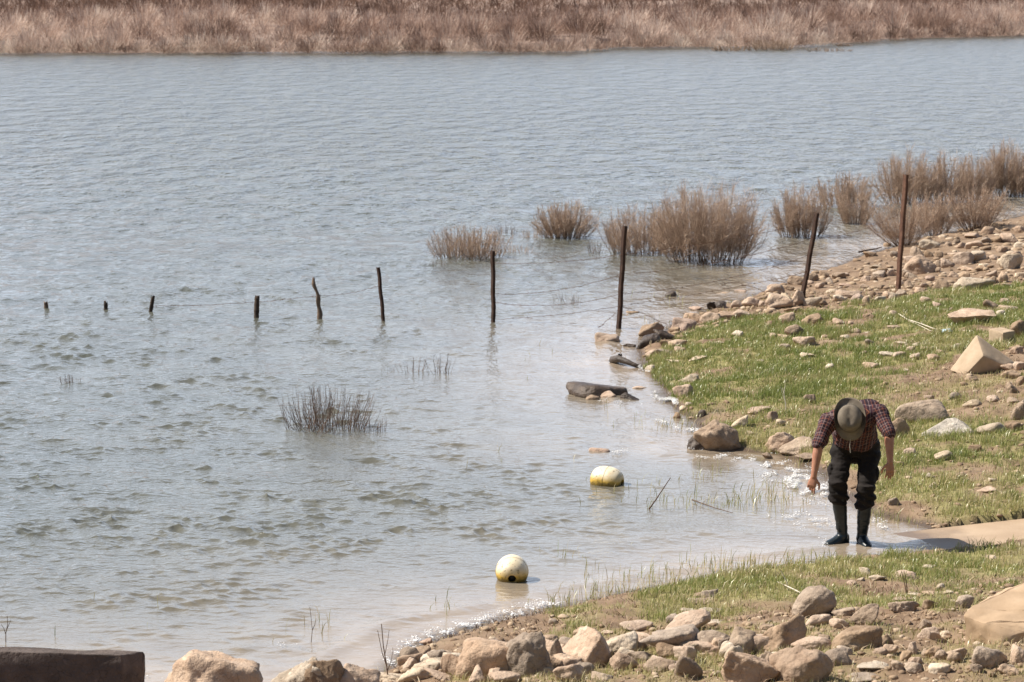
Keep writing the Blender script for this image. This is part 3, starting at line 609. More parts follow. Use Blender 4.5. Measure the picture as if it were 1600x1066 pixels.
poly_block('granite_slab', 1482, 681, [(-.29, 0, 0), (.26, -.02, 0), (.28, .25, 0), (-.2, .3, 0), (-.28, .03, .05), (.27, .0, .07), (.02, .18, .185), (.10, .2, .185), (.25, .25, .1)], RM['s'], 'wide pale speckled granite slab with a low peak on the grass', 'slab', .015, .010, 11)
poly_block('stone_block', 95, 1120, [(-1.2, -.1, -.3), (.44, -.1, -.3), (.56, .2, -.3), (-1.2, .3, -.3), (-1.2, -.06, .51), (.42, -.06, .475), (.55, .16, .445), (-1.2, .22, .48)], RM['k'], 'big dark squared block of stone in shade at the bottom left corner', 'stone block', .014, .014, 7)

# ------------------------------------------------------------------ loose pebbles (too many to count)
def pebbles():
    rg = np.random.default_rng(21)
    areas = [([(1000, 560), (1060, 500), (1200, 452), (1300, 418), (1450, 370), (1640, 330), (1640, 432), (1500, 452), (1410, 470), (1250, 498), (1080, 520), (1030, 550)], 1100, 2, 7),
             ([(1010, 590), (1280, 628), (1480, 560), (1640, 520), (1640, 815), (1380, 800), (1250, 705), (1100, 690)], 420, 2, 6),
             ([(1400, 816), (1480, 818), (1700, 800), (1700, 818), (1480, 833), (1440, 828)], 260, 1.5, 5),
             ([(600, 1062), (660, 1012), (760, 975), (880, 955), (960, 985), (1640, 900), (1640, 1080), (600, 1080)], 1500, 2, 8)]
    Vs, Ts, Cs = [], [], []; off = 0
    V0, T0 = ico(2)
    for poly, n, a, b in areas:
        xs = [p[0] for p in poly]; ys = [p[1] for p in poly]; k = 0
        qx = rg.uniform(min(xs), max(xs), n * 4); qy = rg.uniform(min(ys), max(ys), n * 4)
        sel = np.where(inside(qx, qy, poly))[0][:n]
        # many ground hits at once
        z = np.zeros(len(sel)); R = np.stack([ray(x, y) for x, y in zip(qx[sel], qy[sel])])
        for it in range(30):
            t = (z - CH) / R[:, 2]; Q = CAM + t[:, None] * R
            z = .6 * z + .4 * np.maximum(height(Q[:, 0], Q[:, 1]), 0)
        for q, zz in zip(Q, z):
            if height(q[:1], q[1:2])[0] < .005: continue
            s = F / ((q - CAM) @ FW); r = a + (b - a) * rg.random() ** 2.2
            r = r / s
            V = V0 * (1 + .28 * vnoise(V0 * 1.7 + rg.random(3) * 40, 2))[:, None] * np.array([rg.uniform(.8, 1.3), rg.uniform(.7, 1.1), rg.uniform(.35, .7)]) * r
            an = rg.random() * 6.28; c, s_ = math.cos(an), math.sin(an)
            V = np.stack([V[:, 0] * c - V[:, 1] * s_, V[:, 0] * s_ + V[:, 1] * c, V[:, 2]], -1)
            Vs.append(V + q + np.array([0, 0, .1 * r])); Ts.append(T0 + off); off += len(V0); Cs.append(np.full(len(V0), rg.random()))
    m = NT('pebble stone'); c = m.ramp(m.attr('shade'), [(0, (.17, .11, .066)), (.4, (.30, .205, .128)), (.75, (.42, .31, .2)), (1, (.56, .45, .33))])
    n = m.noise(40, 4, .6, m.geo()); c = m.mix(m.math('MULTIPLY', n, .5), c, (.22, .15, .095)); m.base(c); m.rough(.9)
    m.l(m.bump(n, .5, .01), m.b.inputs['Normal'])
    o = mesh_np('pebbles', np.vstack(Vs), Ft=np.vstack(Ts), mat=m.m, attrs={'shade': np.concatenate(Cs)})
    tag(o, 'small loose pebbles and clods scattered over the bare soil of the bank', 'pebbles', kind='stuff')
pebbles()

# ------------------------------------------------------------------ grass
def blades(P, hgt, lean, az, wid, col, name, mat, label, curl=.5):
    n = len(P)
    dx, dy = np.cos(az), np.sin(az); a2 = RNG.random(n) * 6.283; ex, ey = np.cos(a2), np.sin(a2)
    V = np.zeros((n, 5, 3), np.float32)
    mid = np.stack([P[:, 0] + dx * lean * hgt * .35, P[:, 1] + dy * lean * hgt * .35, P[:, 2] + hgt * .58], -1)
    tip = np.stack([P[:, 0] + dx * lean * hgt, P[:, 1] + dy * lean * hgt, P[:, 2] + hgt * (1 - curl * lean * lean * .4)], -1)
    side = np.stack([ex, ey, np.zeros(n)], -1) * wid[:, None] * .5
    base = P - np.array([0, 0, .01])
    V[:, 0] = base - side; V[:, 1] = base + side; V[:, 2] = mid - side * .8; V[:, 3] = mid + side * .8; V[:, 4] = tip
    i = np.arange(n)[:, None] * 5
    Q = i + np.array([[0, 1, 3, 2]]); T = i + np.array([[2, 3, 4]])
    o = mesh_np(name, V.reshape(-1, 3), Q, T, mat=mat, attrs={'dry': np.repeat(col, 5)})
    tag(o, label, 'grass', kind='stuff'); return o
def grass_mat():
    m = NT('grass blade')
    c = m.ramp(m.attr('dry'), [(0, (.155, .195, .045)), (.3, (.245, .27, .075)), (.55, (.36, .335, .135)), (.8, (.47, .39, .20)), (1, (.60, .50, .32))])
    df = m.n('ShaderNodeBsdfDiffuse'); tl = m.n('ShaderNodeBsdfTranslucent'); gl = m.n('ShaderNodeBsdfGlossy'); gl.inputs['Roughness'].default_value = .35
    m.l(c, df.inputs[0]); m.l(c, tl.inputs[0]); gl.inputs[0].default_value = (.9, .9, .8, 1)
    a = m.n('ShaderNodeMixShader'); a.inputs[0].default_value = .38; m.l(df.outputs[0], a.inputs[1]); m.l(tl.outputs[0], a.inputs[2])
    b = m.n('ShaderNodeMixShader'); b.inputs[0].default_value = .05; m.l(a.outputs[0], b.inputs[1]); m.l(gl.outputs[0], b.inputs[2])
    m.l(b.outputs[0], m.out.inputs[0]); return m.m
GM = grass_mat()
def grass():
    N = 1300000
    N = int(N * 1.3); X = RNG.uniform(-1.4, 12.5, N); Y = RNG.uniform(16.5, 43, N)
    P = np.stack([X, Y, np.zeros(N)], -1)
    px, py = project(P); k = (px > 540) & (px < 2100) & (py > 380) & (py < 1240); P = P[k]
    P[:, 2] = height(P[:, 0], P[:, 1]); P = P[P[:, 2] > -.01]
    px, py = project(P); k = (px < 2000) & (py < 1180); P = P[k]
    c, dr = cover(P)
    rin = inside(P[:, 0], P[:, 1], RAMP)
    clump = np.clip(.6 + .7 * n2(P[:, 0], P[:, 1], 9, 35, 2), .12, 1.2)
    k = (RNG.random(len(P)) < np.clip(c * clump, 0, 1) + .012) & ~rin; P = P[k]; dr = dr[k]; c = c[k]
    n = len(P)
    h = (.035 + .055 * RNG.random(n) ** 1.6) * (1 + .45 * n2(P[:, 0], P[:, 1], 1.8, 36, 2)) * np.where(c < .3, .8, 1)
    front = project(P)[1] > 870
    h = h * np.where(front, .85, 1.05)
    dr = dr + np.where(front, .12, .03)
    dry = np.clip(dr + .06 + RNG.normal(0, .24, n), 0, 1)
    far = P[:, 1] / 25
    blades(P, np.clip(h, .02, .17), RNG.uniform(.1, .85, n), RNG.normal(.3, 1.5, n), .0055 * far ** .5 * RNG.uniform(.7, 1.3, n), dry, 'grass', GM, 'short green and straw coloured grass growing over the bank')
    # dead stalks lying on the soil
    N = 120000
    X = RNG.uniform(-1.4, 9.5, N); Y = RNG.uniform(17.6, 43, N); P = np.stack([X, Y, height(X, Y)], -1); P = P[P[:, 2] > .0]
    px, py = project(P); c, _ = cover(P); k = (px > 540) & (px < 1640) & (py > 330) & (py < 1105) & ~inside(P[:, 0], P[:, 1], RAMP); P = P[k]; c = c[k]; py = py[k]
    k = RNG.random(len(P)) < np.where(py > 900, .9, .5) * (.35 + .65 * (n2(P[:, 0], P[:, 1], 4, 39, 2) > -.1)); P = P[k]; n = len(P)
    m = NT('dead stalk'); m.base(m.ramp(m.attr('dry'), [(0, (.09, .055, .035)), (.4, (.2, .13, .08)), (.75, (.36, .26, .16)), (1, (.55, .45, .3))])); m.rough(.9)
    P[:, 2] += .006
    blades(P, RNG.uniform(.012, .045, n), RNG.uniform(.6, 3.2, n), RNG.uniform(0, 6.28, n), RNG.uniform(.004, .009, n), RNG.random(n), 'dead_stalks', m.m, 'brown dead stalks and litter lying on the soil of the bank', 0.0)
grass()
def water_grass():
    spots = [(1120, 790, 110, 14, 150), (1210, 780, 60, 22, 110), (1060, 750, 90, 25, 26), (960, 770, 60, 22, 12), (900, 870, 60, 16, 14), (980, 905, 90, 18, 40), (1100, 885, 110, 12, 60), (500, 985, 60, 22, 16), (1100, 740, 60, 20, 16), (850, 550, 60, 40, 6),
             (1010, 660, 60, 20, 14), (1060, 670, 50, 10, 40), (1040, 470, 60, 10, 20), (1070, 635, 30, 14, 40), (780, 720, 120, 20, 6), (700, 960, 60, 18, 10), (330, 990, 260, 40, 8), (940, 640, 60, 20, 8), (1390, 818, 50, 8, 40), (1000, 505, 60, 8, 16), (905, 946, 60, 8, 70), (965, 932, 70, 8, 90), (1050, 915, 80, 8, 100), (1130, 898, 80, 7, 100), (1215, 886, 80, 6, 90), (1290, 878, 60, 5, 50), (1150, 700, 60, 8, 50), (1260, 726, 40, 8, 40), (1375, 808, 40, 6, 60)]
    Q = []
    for x, y, rx, ry, n in spots:
        for k in range(n):
            a, b = x + random.gauss(0, rx * .5), y + random.gauss(0, ry * .5)
            Q.append(at_z(a, b, -.02))
    P = np.array(Q); n = len(P)
    blades(P, RNG.uniform(.05, .17, n), RNG.uniform(.05, .8, n), RNG.normal(.3, 1.5, n), np.full(n, .0065), np.clip(RNG.normal(.6, .25, n), 0, 1), 'water_grass', GM, 'sparse grass stems poking out of the shallow water along the shore')
water_grass()

# ------------------------------------------------------------------ foam
def foam():
    rg = np.random.default_rng(33)
    lines = [([(1022, 612), (1040, 622), (1066, 630)], 8, 4, 900), ([(985, 570), (1005, 576), (1024, 584)], 5, 2, 90), ([(1025, 654), (1060, 668), (1100, 674)], 6, 2.5, 260), ([(1092, 712), (1140, 714), (1190, 722), (1206, 732)], 10, 4, 420),
             ([(1205, 730), (1235, 745), (1262, 762), (1290, 770)], 26, 16, 2300), ([(1208, 806), (1250, 812), (1290, 818)], 22, 8, 420), ([(1350, 806), (1380, 822), (1400, 832)], 12, 4, 130),
             ([(648, 1000), (700, 985), (770, 966), (840, 948), (872, 944)], 16, 7, 900), ([(600, 1042), (625, 1020), (650, 1000)], 14, 6, 160), ([(228, 1054), (250, 1056)], 10, 4, 60), ([(955, 708), (985, 704)], 10, 3, 40), ([(1010, 540), (1045, 505)], 8, 4, 60), ([(1078, 690), (1092, 702)], 8, 6, 80), ([(940, 624), (990, 636)], 14, 4, 60), ([(1300, 842), (1285, 850)], 16, 4, 60), ([(440, 1000), (455, 1012)], 12, 4, 24)]
    V0, T0 = ico(1); Vs, Ts = [], []; off = 0
    for pts, sx, sy, n in lines:
        pts = np.array(pts, float); L = np.hypot(*np.diff(pts, axis=0).T); cum = np.concatenate([[0], np.cumsum(L)])
        for k in range(int(n * 4.0)):
            t = rg.random() * cum[-1]; i = min(np.searchsorted(cum, t, 'right') - 1, len(L) - 1); f = (t - cum[i]) / L[i]
            q = pts[i] * (1 - f) + pts[i + 1] * f + rg.normal(0, 1, 2) * np.array([sx, sy]) * .6
            if vnoise(np.array([q[0] / 11, q[1] / 4, 3.3]), 9) < .05 + .25 * rg.random(): continue
            P = at_z(q[0], q[1], .02)
            r = .0018 + .0048 * rg.random() ** 3
            V = V0 * np.array([r * rg.uniform(.8, 3.2), r * rg.uniform(.8, 2.2), r * rg.uniform(.3, .7)]) + P + np.array([0, 0, .02 * rg.random() ** 3])
            Vs.append(V); Ts.append(T0 + off); off += len(V0)
    m = NT('foam'); m.b.inputs['Base Color'].default_value = (.86, .85, .83, 1); m.rough(.6)
    o = mesh_np('foam', np.vstack(Vs), Ft=np.vstack(Ts), mat=m.m)
    tag(o, 'white foam and droplets where small waves break along the bank', 'foam', kind='stuff')
foam()

# ------------------------------------------------------------------ twigs and shrubs
def strand_mesh(lines, rads, sides=3):
    """lines: (n,k,3) polylines, rads (n,k)"""
    L = np.asarray(lines); R = np.asarray(rads); n, k, _ = L.shape
    tg = np.gradient(L, axis=1); tg /= np.linalg.norm(tg, axis=2, keepdims=True) + 1e-9
    ref = np.tile(np.array([.31, .87, .12]), (n, k, 1)); u = np.cross(tg, ref); u /= np.linalg.norm(u, axis=2, keepdims=True) + 1e-9; v = np.cross(tg, u)
    rings = []
    for s in range(sides):
        a = 2 * math.pi * s / sides; rings.append(L + (u * math.cos(a) + v * math.sin(a)) * R[..., None])
    V = np.stack(rings, 2).reshape(-1, 3)
    idx = np.arange(n * k * sides).reshape(n, k, sides)
    q = []
    for s in range(sides):
        s2 = (s + 1) % sides
        q.append(np.stack([idx[:, :-1, s], idx[:, :-1, s2], idx[:, 1:, s2], idx[:, 1:, s]], -1).reshape(-1, 4))
    return V, np.vstack(q)
def curve_pts(p0, d0, length, up, k, wob, rg):
    """n curved strands"""
    n = len(p0); pts = [p0]; d = d0.copy(); st = (length / (k - 1))[:, None]
    for i in range(k - 1):
        d = d + np.array([0, 0, 1]) * up[:, None] / (k - 1) + rg.normal(0, wob, (n, 3))
        d /= np.linalg.norm(d, axis=1, keepdims=True); pts.append(pts[-1] + d * st)
    return np.stack(pts, 1)
def twig_mat(name, stops):
    m = NT(name); c = m.ramp(m.attr('tone'), stops); n = m.noise(30, 3, .6, m.obj()); c = m.mix(m.math('MULTIPLY', n, .35), c, (.08, .05, .035)); m.base(c); m.rough(.85); m.b.inputs['Specular IOR Level'].default_value = .2; return m.m
STEM = twig_mat('dark stem bark', [(0, (.07, .048, .035)), (1, (.24, .16, .11))])
TWIG = twig_mat('dry reddish twig', [(0, (.27, .17, .115)), (.5, (.50, .35, .25)), (1, (.70, .56, .44))])
TWIGD = twig_mat('dark bare twig', [(0, (.045, .033, .026)), (.6, (.12, .08, .06)), (1, (.26, .17, .125))])
def shrub(px, py, wpx, hpx, stems, label, dark=False, side=7, spread=.75, seed=0, clump=1.0, base_w=.35, group='dry shrubs standing in the lake', on=False, name='dry_shrub', thick=1.0):
    rg = np.random.default_rng(seed)
    P = on_ground(px, py) if on else at_z(px, py, 0)
    s = F / ((P - CAM) @ FW); W = wpx / s; H = hpx / s
    root = empty(name, P); tag(root, label, 'shrub', group)
    sparse = stems <= 45; stems = stems if sparse else int(stems * .75)
    n = stems; az = rg.random(n) * 6.283; rad = np.sqrt(rg.random(n))
    rx = W * .5 * base_w
    p0 = np.stack([np.cos(az) * rad * rx, np.sin(az) * rad * rx * .7, np.full(n, -.12)], -1)
    out = rad * spread * rg.uniform(.7, 1.25, n)
    d0 = np.stack([np.cos(az) * out, np.sin(az) * out * .8, np.ones(n)], -1); d0 /= np.linalg.norm(d0, axis=1, keepdims=True)
    top = H * (1 - .5 * rad ** 2) * rg.uniform(.55, 1.05, n)
    ln = (top + .12) * .92
    k = 6
    W = W * ((1.75 if dark else 1.45) if px < 1200 else 1.7); H = H * (.78 if sparse else 1.06)
    a2 = az + rg.normal(0, .35, n); r2 = np.clip(rad * rg.uniform(.75, 1.1, n), 0, 1.05)
    tip = np.stack([np.cos(a2) * r2 * W * .47, np.sin(a2) * r2 * W * .36, H * np.sqrt(np.clip(1.08 - .8 * r2 ** 2, .05, 1)) * rg.uniform(.38, 1.0, n) ** .7], -1)
    p0 = np.stack([np.cos(az) * rad * W * .4 * base_w, np.sin(az) * rad * W * .3 * base_w, np.full(n, -.12)], -1)
    ctl = p0 + (tip - p0) * np.array([.56, .56, .40])
    tt_ = np.linspace(0, 1, k)[None, :, None]
    L = p0[:, None] * (1 - tt_) ** 2 + 2 * ctl[:, None] * tt_ * (1 - tt_) + tip[:, None] * tt_ ** 2
    L = L + rg.normal(0, .022, (n, k, 3)) * H * np.linspace(0, 1, k)[None, :, None]
    tk = max(.0032 * thick, .0019 * P[1] / 25)
    R = np.linspace(1.25, .4, k)[None] * tk * rg.uniform(.7, 1.4, n)[:, None]
    Lr = np.concatenate([np.tile(np.array([0, 0, -.3]), (n, 1, 1)), L], 1); Rr = np.concatenate([R[:, :1], R], 1)     # all stems meet in one root below ground
    V, Q = strand_mesh(Lr, Rr); tone_s = np.repeat(rg.random(n), (k + 1) * 3)
    if not sparse: mesh_np('stem', V, Q, mat=STEM if not dark else TWIGD, parent=root, attrs={'tone': tone_s})
    VS, QS = V, Q
    # side twigs
    side = int(side * (1.3 if sparse else 5.5)); m_ = n * side; si = np.repeat(np.arange(n), side); t = rg.uniform(.22, .98, m_) ** .8 * (k - 1); i0 = np.minimum(t.astype(int), k - 2); f = (t - i0)[:, None]
    b = L[si, i0] * (1 - f) + L[si, i0 + 1] * f; tg = L[si, i0 + 1] - L[si, i0]; tg /= np.linalg.norm(tg, axis=1, keepdims=True)
    d1 = tg + rg.normal(0, .38 if sparse else .72, (m_, 3)); d1 /= np.linalg.norm(d1, axis=1, keepdims=True)
    l1 = H * rg.uniform(.08, .27, m_) * (1.1 - .45 * t / (k - 1))
    L2 = curve_pts(b, d1, l1, rg.uniform(.1, 1.0, m_), 4, .16, rg)
    R2 = np.linspace(1, .35, 4)[None] * tk * .5 * rg.uniform(.7, 1.3, m_)[:, None]
    V, Q = strand_mesh(L2, R2)
    V[:, 2] = np.maximum(V[:, 2], -.15)
    tone = np.clip(rg.normal(.5, .25, m_), 0, 1)
    tone = np.repeat(tone, 12)
    if sparse: V, Q, tone = np.vstack([VS, V]), np.vstack([QS, Q + len(VS)]), np.concatenate([tone_s, tone])
    mesh_np('twig', V, Q, mat=TWIG if not dark else TWIGD, parent=root, attrs={'tone': tone})
    return root
kA = 2.6667; kR = K
shrub(733, 402, 112, 50, 210, 'low greyish dry shrub in the water, behind the post with the straight wires', side=6, spread=.9, seed=1, base_w=.8)
shrub(808, 394, 46, 20, 40, 'low straggly dry clump in the water touching the right of the low greyish shrub', side=4, spread=.7, seed=2, base_w=.8)
shrub(884, 371, 84, 58, 180, 'rounded reddish dry shrub in the water, halfway between two tall posts', side=9, spread=.85, seed=3, base_w=.4)
shrub(831, 371, 28, 20, 34, 'small dry tuft in the water at the left foot of the rounded reddish shrub', side=5, spread=.6, seed=4, base_w=.7)
shrub(790, 364, 26, 22, 26, 'sparse thin twigs in the water beyond the low greyish shrub', dark=True, side=2, spread=.8, seed=5, base_w=.8)
shrub(930, 396, 22, 30, 26, 'thin dark sprig in the water left of the biggest shrub', dark=True, side=2, spread=.8, seed=6, base_w=.5)
shrub(1006, 396, 116, 74, 220, 'left and lower half of the biggest shrub clump, reddish, beside a post top', side=9, spread=.75, seed=7, base_w=.75)
shrub(1105, 410, 150, 124, 330, 'right and taller half of the biggest shrub clump, dense and reddish', side=10, spread=.7, seed=8, base_w=.65)
shrub(888, 471, 34, 20, 24, 'tiny dark sprig of twigs in the water, in front of the wires', dark=True, side=1, spread=1.1, seed=9, base_w=.9)
shrub(1190, 300, 16, 8, 8, 'faint tiny twigs far out in the water left of the shrub row', dark=True, side=1, spread=.8, seed=10, base_w=.8)
RB = 'shrubs at the right end of the water'
for (cx, y1, wx, hy, st, sd, lab, bw) in [
    (180, 676, 235, 285, 150, 20, 'upright reddish shrub in the water behind the leaning fence post', .6),
    (430, 508, 250, 190, 120, 21, 'dry shrub mass far behind, between the upright shrub and the tall post', .7), (480, 604, 160, 200, 70, 22, 'slim shrub with pale stems left of the tallest post, in open water', .45),
    (765, 722, 300, 320, 85, 23, 'spreading shrub with a dark bent trunk right behind the tallest post', .12), (925, 668, 190, 250, 75, 24, 'shrub with several thin dark trunks just right of the tallest post', .3),
    (1150, 636, 310, 270, 110, 25, 'wide open shrub with dark forked trunks at the edge of the stones', .2), (770, 490, 270, 290, 150, 26, 'tall shrub in the back row above the tallest post', .6),
    (985, 480, 220, 270, 120, 27, 'shrub in the middle of the back row at the right', .6), (1140, 470, 150, 250, 90, 28, 'narrow shrub of the back row, left of the tallest one', .6), (1310, 450, 190, 310, 120, 29, 'tallest upright shrub of the back row near the right edge', .4),
    (1430, 455, 160, 190, 70, 30, 'shrub cut by the right edge of the picture', .6)]:
    shrub(1200 + cx / kR, 180 + y1 / kR, wx / kR, hy / kR, st, lab, side=11, spread=.85, seed=sd, base_w=bw, group=RB, on=(sd in (23, 25)), thick=1.1)
shrub(512, 670, 112, 70, 240, 'dark twiggy bush alone in the water, left of centre', dark=True, side=1, spread=.8, seed=40, base_w=.75, thick=.9)
shrub(583, 672, 34, 30, 26, 'few dark twigs in the water at the right of the dark twiggy bush', dark=True, side=1, spread=.9, seed=41, base_w=.8)
shrub(645, 582, 36, 42, 14, 'thin forked bare twigs in the water behind the dark bush', dark=True, side=3, spread=.8, seed=42, base_w=.6)
shrub(688, 584, 40, 44, 18, 'small upright twig clump in the water, right of the thin forked twigs', dark=True, side=3, spread=.7, seed=43, base_w=.5)
shrub(607, 580, 16, 12, 8, 'tiny tuft of twigs in the water, leftmost of the group behind the dark bush', dark=True, side=1, spread=.8, seed=44, base_w=.8)
shrub(110, 599, 22, 22, 26, 'small dark twig tuft alone in the water at the far left', dark=True, side=1, spread=.8, seed=45, base_w=.8)
shrub(680, 415, 22, 12, 10, 'tiny dark twigs in the water at the left of the low greyish shrub', dark=True, side=1, spread=.8, seed=46, base_w=.8)

# far shore scrub
def far_scrub():
    rg = np.random.default_rng(77)
    specs = []
    def row(n, f0, f1, h0, h1, st, wd):
        x = rg.uniform(-62, 78, n); f = f0 + (f1 - f0) * rg.random(n); y = far_line(x) + f
        keep = np.abs(x) < (y * 800 / F * 1.25 + 4)
        x, y, f = x[keep], y[keep], f[keep]
        pk = (n2(x, y, .16, 55, 2) > -.5) | (f0 < 0) | (f0 > 22); x, y = x[pk], y[pk]
        specs.append((x, y, h0 + (h1 - h0) * rg.random(len(x)) * (1 + .3 * n2(x, y, .1, 5, 2)), st, wd))
    row(600, -1.4, 3, .6, 1.25, 170, .022); row(950, 2, 24, 1.0, 1.9, 220, .026); row(1000, 23, 50, .9, 1.6, 100, .034)
    row(1900, 45, 150, 1.0, 2.0, 46, .055); row(1700, 140, 420, 1.6, 3, 28, .11)
    Vs, Qs, Cs = [], [], []; off = 0
    for x, y, h, st, wd in specs:
        n = len(x); z = np.maximum(height(x, y), 0)
        sw = h * rg.uniform(.75, 1.25, n); base_t = rg.normal(.56, .24, n) + .22 * n2(x, y, .07, 9, 2) - .68 * smooth(22, 44, y - far_line(x))
        N = n * st; si = np.repeat(np.arange(n), st)
        az = rg.random(N) * 6.283; cz = rg.random(N) ** .8; rad = np.sqrt(np.clip(1 - cz ** 2, 0, 1))
        ox, oy = np.cos(az) * rad, np.sin(az) * rad
        lump = 1 + .22 * vnoise(np.stack([ox * 1.8 + x[si] * 3.1, oy * 1.8 + y[si] * 1.7, cz * 1.8], -1), 6)
        q0 = rg.uniform(.25, .8, N); q1 = np.minimum(q0 + rg.uniform(.15, .4, N), 1.08)
        def at(q, lift): return np.stack([x[si] + ox * sw[si] * q * lump, y[si] + oy * sw[si] * q * lump, z[si] + h[si] * np.clip((.1 + .9 * cz) * q * lump + lift, .02, 2)], -1)
        b = at(q0, 0); tp = at(q1, .05) + rg.normal(0, .04, (N, 3)); md = (b + tp) / 2
        a2 = az + 1.5708 + rg.normal(0, .35, N); sd_ = np.stack([np.cos(a2), np.sin(a2), np.zeros(N)], -1) * (wd * rg.uniform(.5, 1.3, N))[:, None]
        V = np.stack([b - sd_ * .6, b + sd_ * .6, md + sd_ * .5, md - sd_ * .5, tp + sd_ * .22, tp - sd_ * .22], 1).reshape(-1, 3)
        i = off + np.arange(N)[:, None] * 6
        Qs.append(i + np.array([[0, 1, 2, 3]])); Qs.append(i + np.array([[3, 2, 4, 5]])); Vs.append(V); off += len(V)
        Cs.append(np.repeat(np.clip(base_t[si] + rg.normal(0, .16, N), 0, 1), 6))
    m = NT('far dry scrub')
    c = m.ramp(m.attr('tone'), [(0, (.15, .095, .073)), (.3, (.29, .195, .152)), (.55, (.43, .31, .25)), (.8, (.56, .435, .365)), (1, (.66, .55, .46))])
    df = m.n('ShaderNodeBsdfDiffuse'); tl = m.n('ShaderNodeBsdfTranslucent'); m.l(c, df.inputs[0]); m.l(c, tl.inputs[0])
    a = m.n('ShaderNodeMixShader'); a.inputs[0].default_value = .3; m.l(df.outputs[0], a.inputs[1]); m.l(tl.outputs[0], a.inputs[2]); m.l(a.outputs[0], m.out.inputs[0])
    o = mesh_np('far_scrub', np.vstack(Vs), np.vstack(Qs), mat=m.m, attrs={'tone': np.concatenate(Cs)})
    tag(o, 'wide belt of pinkish dry scrub covering the far shore of the lake', 'scrub', kind='stuff')
far_scrub()
def far_tufts():
    for i, (px, py, w_, h_, lab) in enumerate([(1205, 79, 54, 20, 'pinkish clump of scrub standing in the water off the far shore'), (1290, 80, 56, 5, 'low flat tuft in the water right of the pinkish clump off the far shore'), (1318, 72, 20, 4, 'tiny tuft in the water at the end of the far scrub point'), (1140, 79.5, 46, 10, 'low clump in the water left of the pinkish clump off the far shore')]):
        shrub(px, py, w_, h_, 90, lab, side=7, spread=.8, seed=60 + i, base_w=.85, group='tufts in the water off the far shore', name='scrub_tuft')
far_tufts()

# ------------------------------------------------------------------ bare plants and sticks
def sticks(name, lines, mat, label, cat, loc_i=0, taper=.5):
    """lines: list of (pts 3d, r0)"""
    base = np.array(lines[0][0][0], float)
    bm_V, bm_Q, off, tone = [], [], 0, []
    for pts, r in lines:
        pts = np.array(pts, float) - base; k = len(pts)
        V, Q = strand_mesh(pts[None], (np.linspace(1, taper, k) * r)[None], 5)
        bm_V.append(V); bm_Q.append(Q + off); off += len(V); tone.append(np.full(len(V), .6))
    o = mesh_np(name, np.vstack(bm_V), np.vstack(bm_Q), mat=mat, attrs={'tone': np.concatenate(tone)}, loc=base)
    return tag(o, label, cat)
PALE = simple('bleached dead wood', (.55, .48, .38), (.72, .65, .54), 20, .8)
def px_line(pts, y0=None, lift=0, ground=False):
    if ground:
        out = [on_ground(a, b) + np.array([0, 0, lift]) for a, b in pts]; return np.array(out)
    return np.array([at_depth(a, b, y0) for a, b in pts])
def cr(pts, k, x0, y0): return [(x0 + a / k, y0 + b / k) for a, b in pts]
g0 = on_ground(1228, 648)
sticks('dead_twig', [(px_line(cr([(100, 805), (97, 740), (88, 690), (80, 660)], K, 1200, 420), g0[1]), .006), (px_line(cr([(88, 690), (95, 650), (94, 620)], K, 1200, 420), g0[1] - .01), .004), (px_line(cr([(97, 740), (86, 715), (70, 655)], K, 1200, 420), g0[1] + .02), .0035)], PALE, 'upright forked white dead twig on the bank left of the head of the man', 'twig')
sticks('dead_branch', [(px_line(cr([(725, 262), (770, 292), (850, 318), (920, 345), (975, 356)], K, 1200, 420), lift=.03, ground=True), .009), (px_line(cr([(770, 292), (830, 318), (900, 352), (960, 360)], K, 1200, 420), lift=.02, ground=True), .006), (px_line(cr([(975, 356), (1060, 352), (1140, 350)], K, 1200, 420), lift=.02, ground=True), .006), (px_line(cr([(760, 285), (750, 262), (752, 240)], K, 1200, 420), lift=.04, ground=True), .004), (px_line(cr([(850, 318), (870, 295), (872, 272)], K, 1200, 420), lift=.04, ground=True), .004)], PALE, 'long white dead branch lying in the grass left of the flat topped boulder', 'branch')
sticks('dead_branch', [(px_line(cr([(180, 590), (130, 565), (95, 548), (50, 528)], K, 1200, 766), lift=.03, ground=True), .006), (px_line(cr([(110, 555), (104, 510), (72, 450)], K, 1200, 766), on_ground(1231, 922)[1]), .005)], PALE, 'white forked dead branch behind the egg shaped boulder', 'branch')
g0 = on_ground(1417, 929)
sticks('dark_stem', [(px_line(cr([(770, 580), (758, 520), (742, 452)], K, 1200, 766), g0[1]), .005), (px_line(cr([(775, 580), (768, 510), (757, 450)], K, 1200, 766), g0[1]), .004)], STEM, 'pair of thin dark dead stems standing in the foreground grass', 'stem')
y0 = at_z(607, 1066, .05)[1]
sticks('bare_sapling', [(px_line([(607, 1066), (604, 1040), (599, 1010), (596, 975)], y0), .006), (px_line([(604, 1040), (597, 1020), (590, 985)], y0 - .02), .004), (px_line([(601, 1025), (606, 1000), (608, 985)], y0 + .02), .003), (px_line([(605, 1050), (612, 1030), (614, 1012)], y0), .003)], STEM, 'thin dark bare sapling at the bottom edge beside the muddy shore', 'sapling')
y0 = at_z(9, 1003)[1]
sticks('bare_sapling', [(px_line([(9, 1004), (9, 990), (12, 975), (11, 962)], y0), .004), (px_line([(9, 992), (6, 982), (2, 976)], y0), .003), (px_line([(10, 985), (15, 974), (17, 968)], y0), .0025)], STEM, 'tiny bare sapling in the water at the far left above the dark block', 'sapling')
y0 = at_z(487, 1003)[1]
sticks('bare_sapling', [(px_line([(486, 1005), (488, 985), (486, 965), (484, 948)], y0), .003), (px_line([(488, 985), (492, 976), (494, 966)], y0), .003)], STEM, 'thin weed stem standing in the shallow water in front of the cream boulder', 'weed')
y0 = at_z(1015, 796)[1]
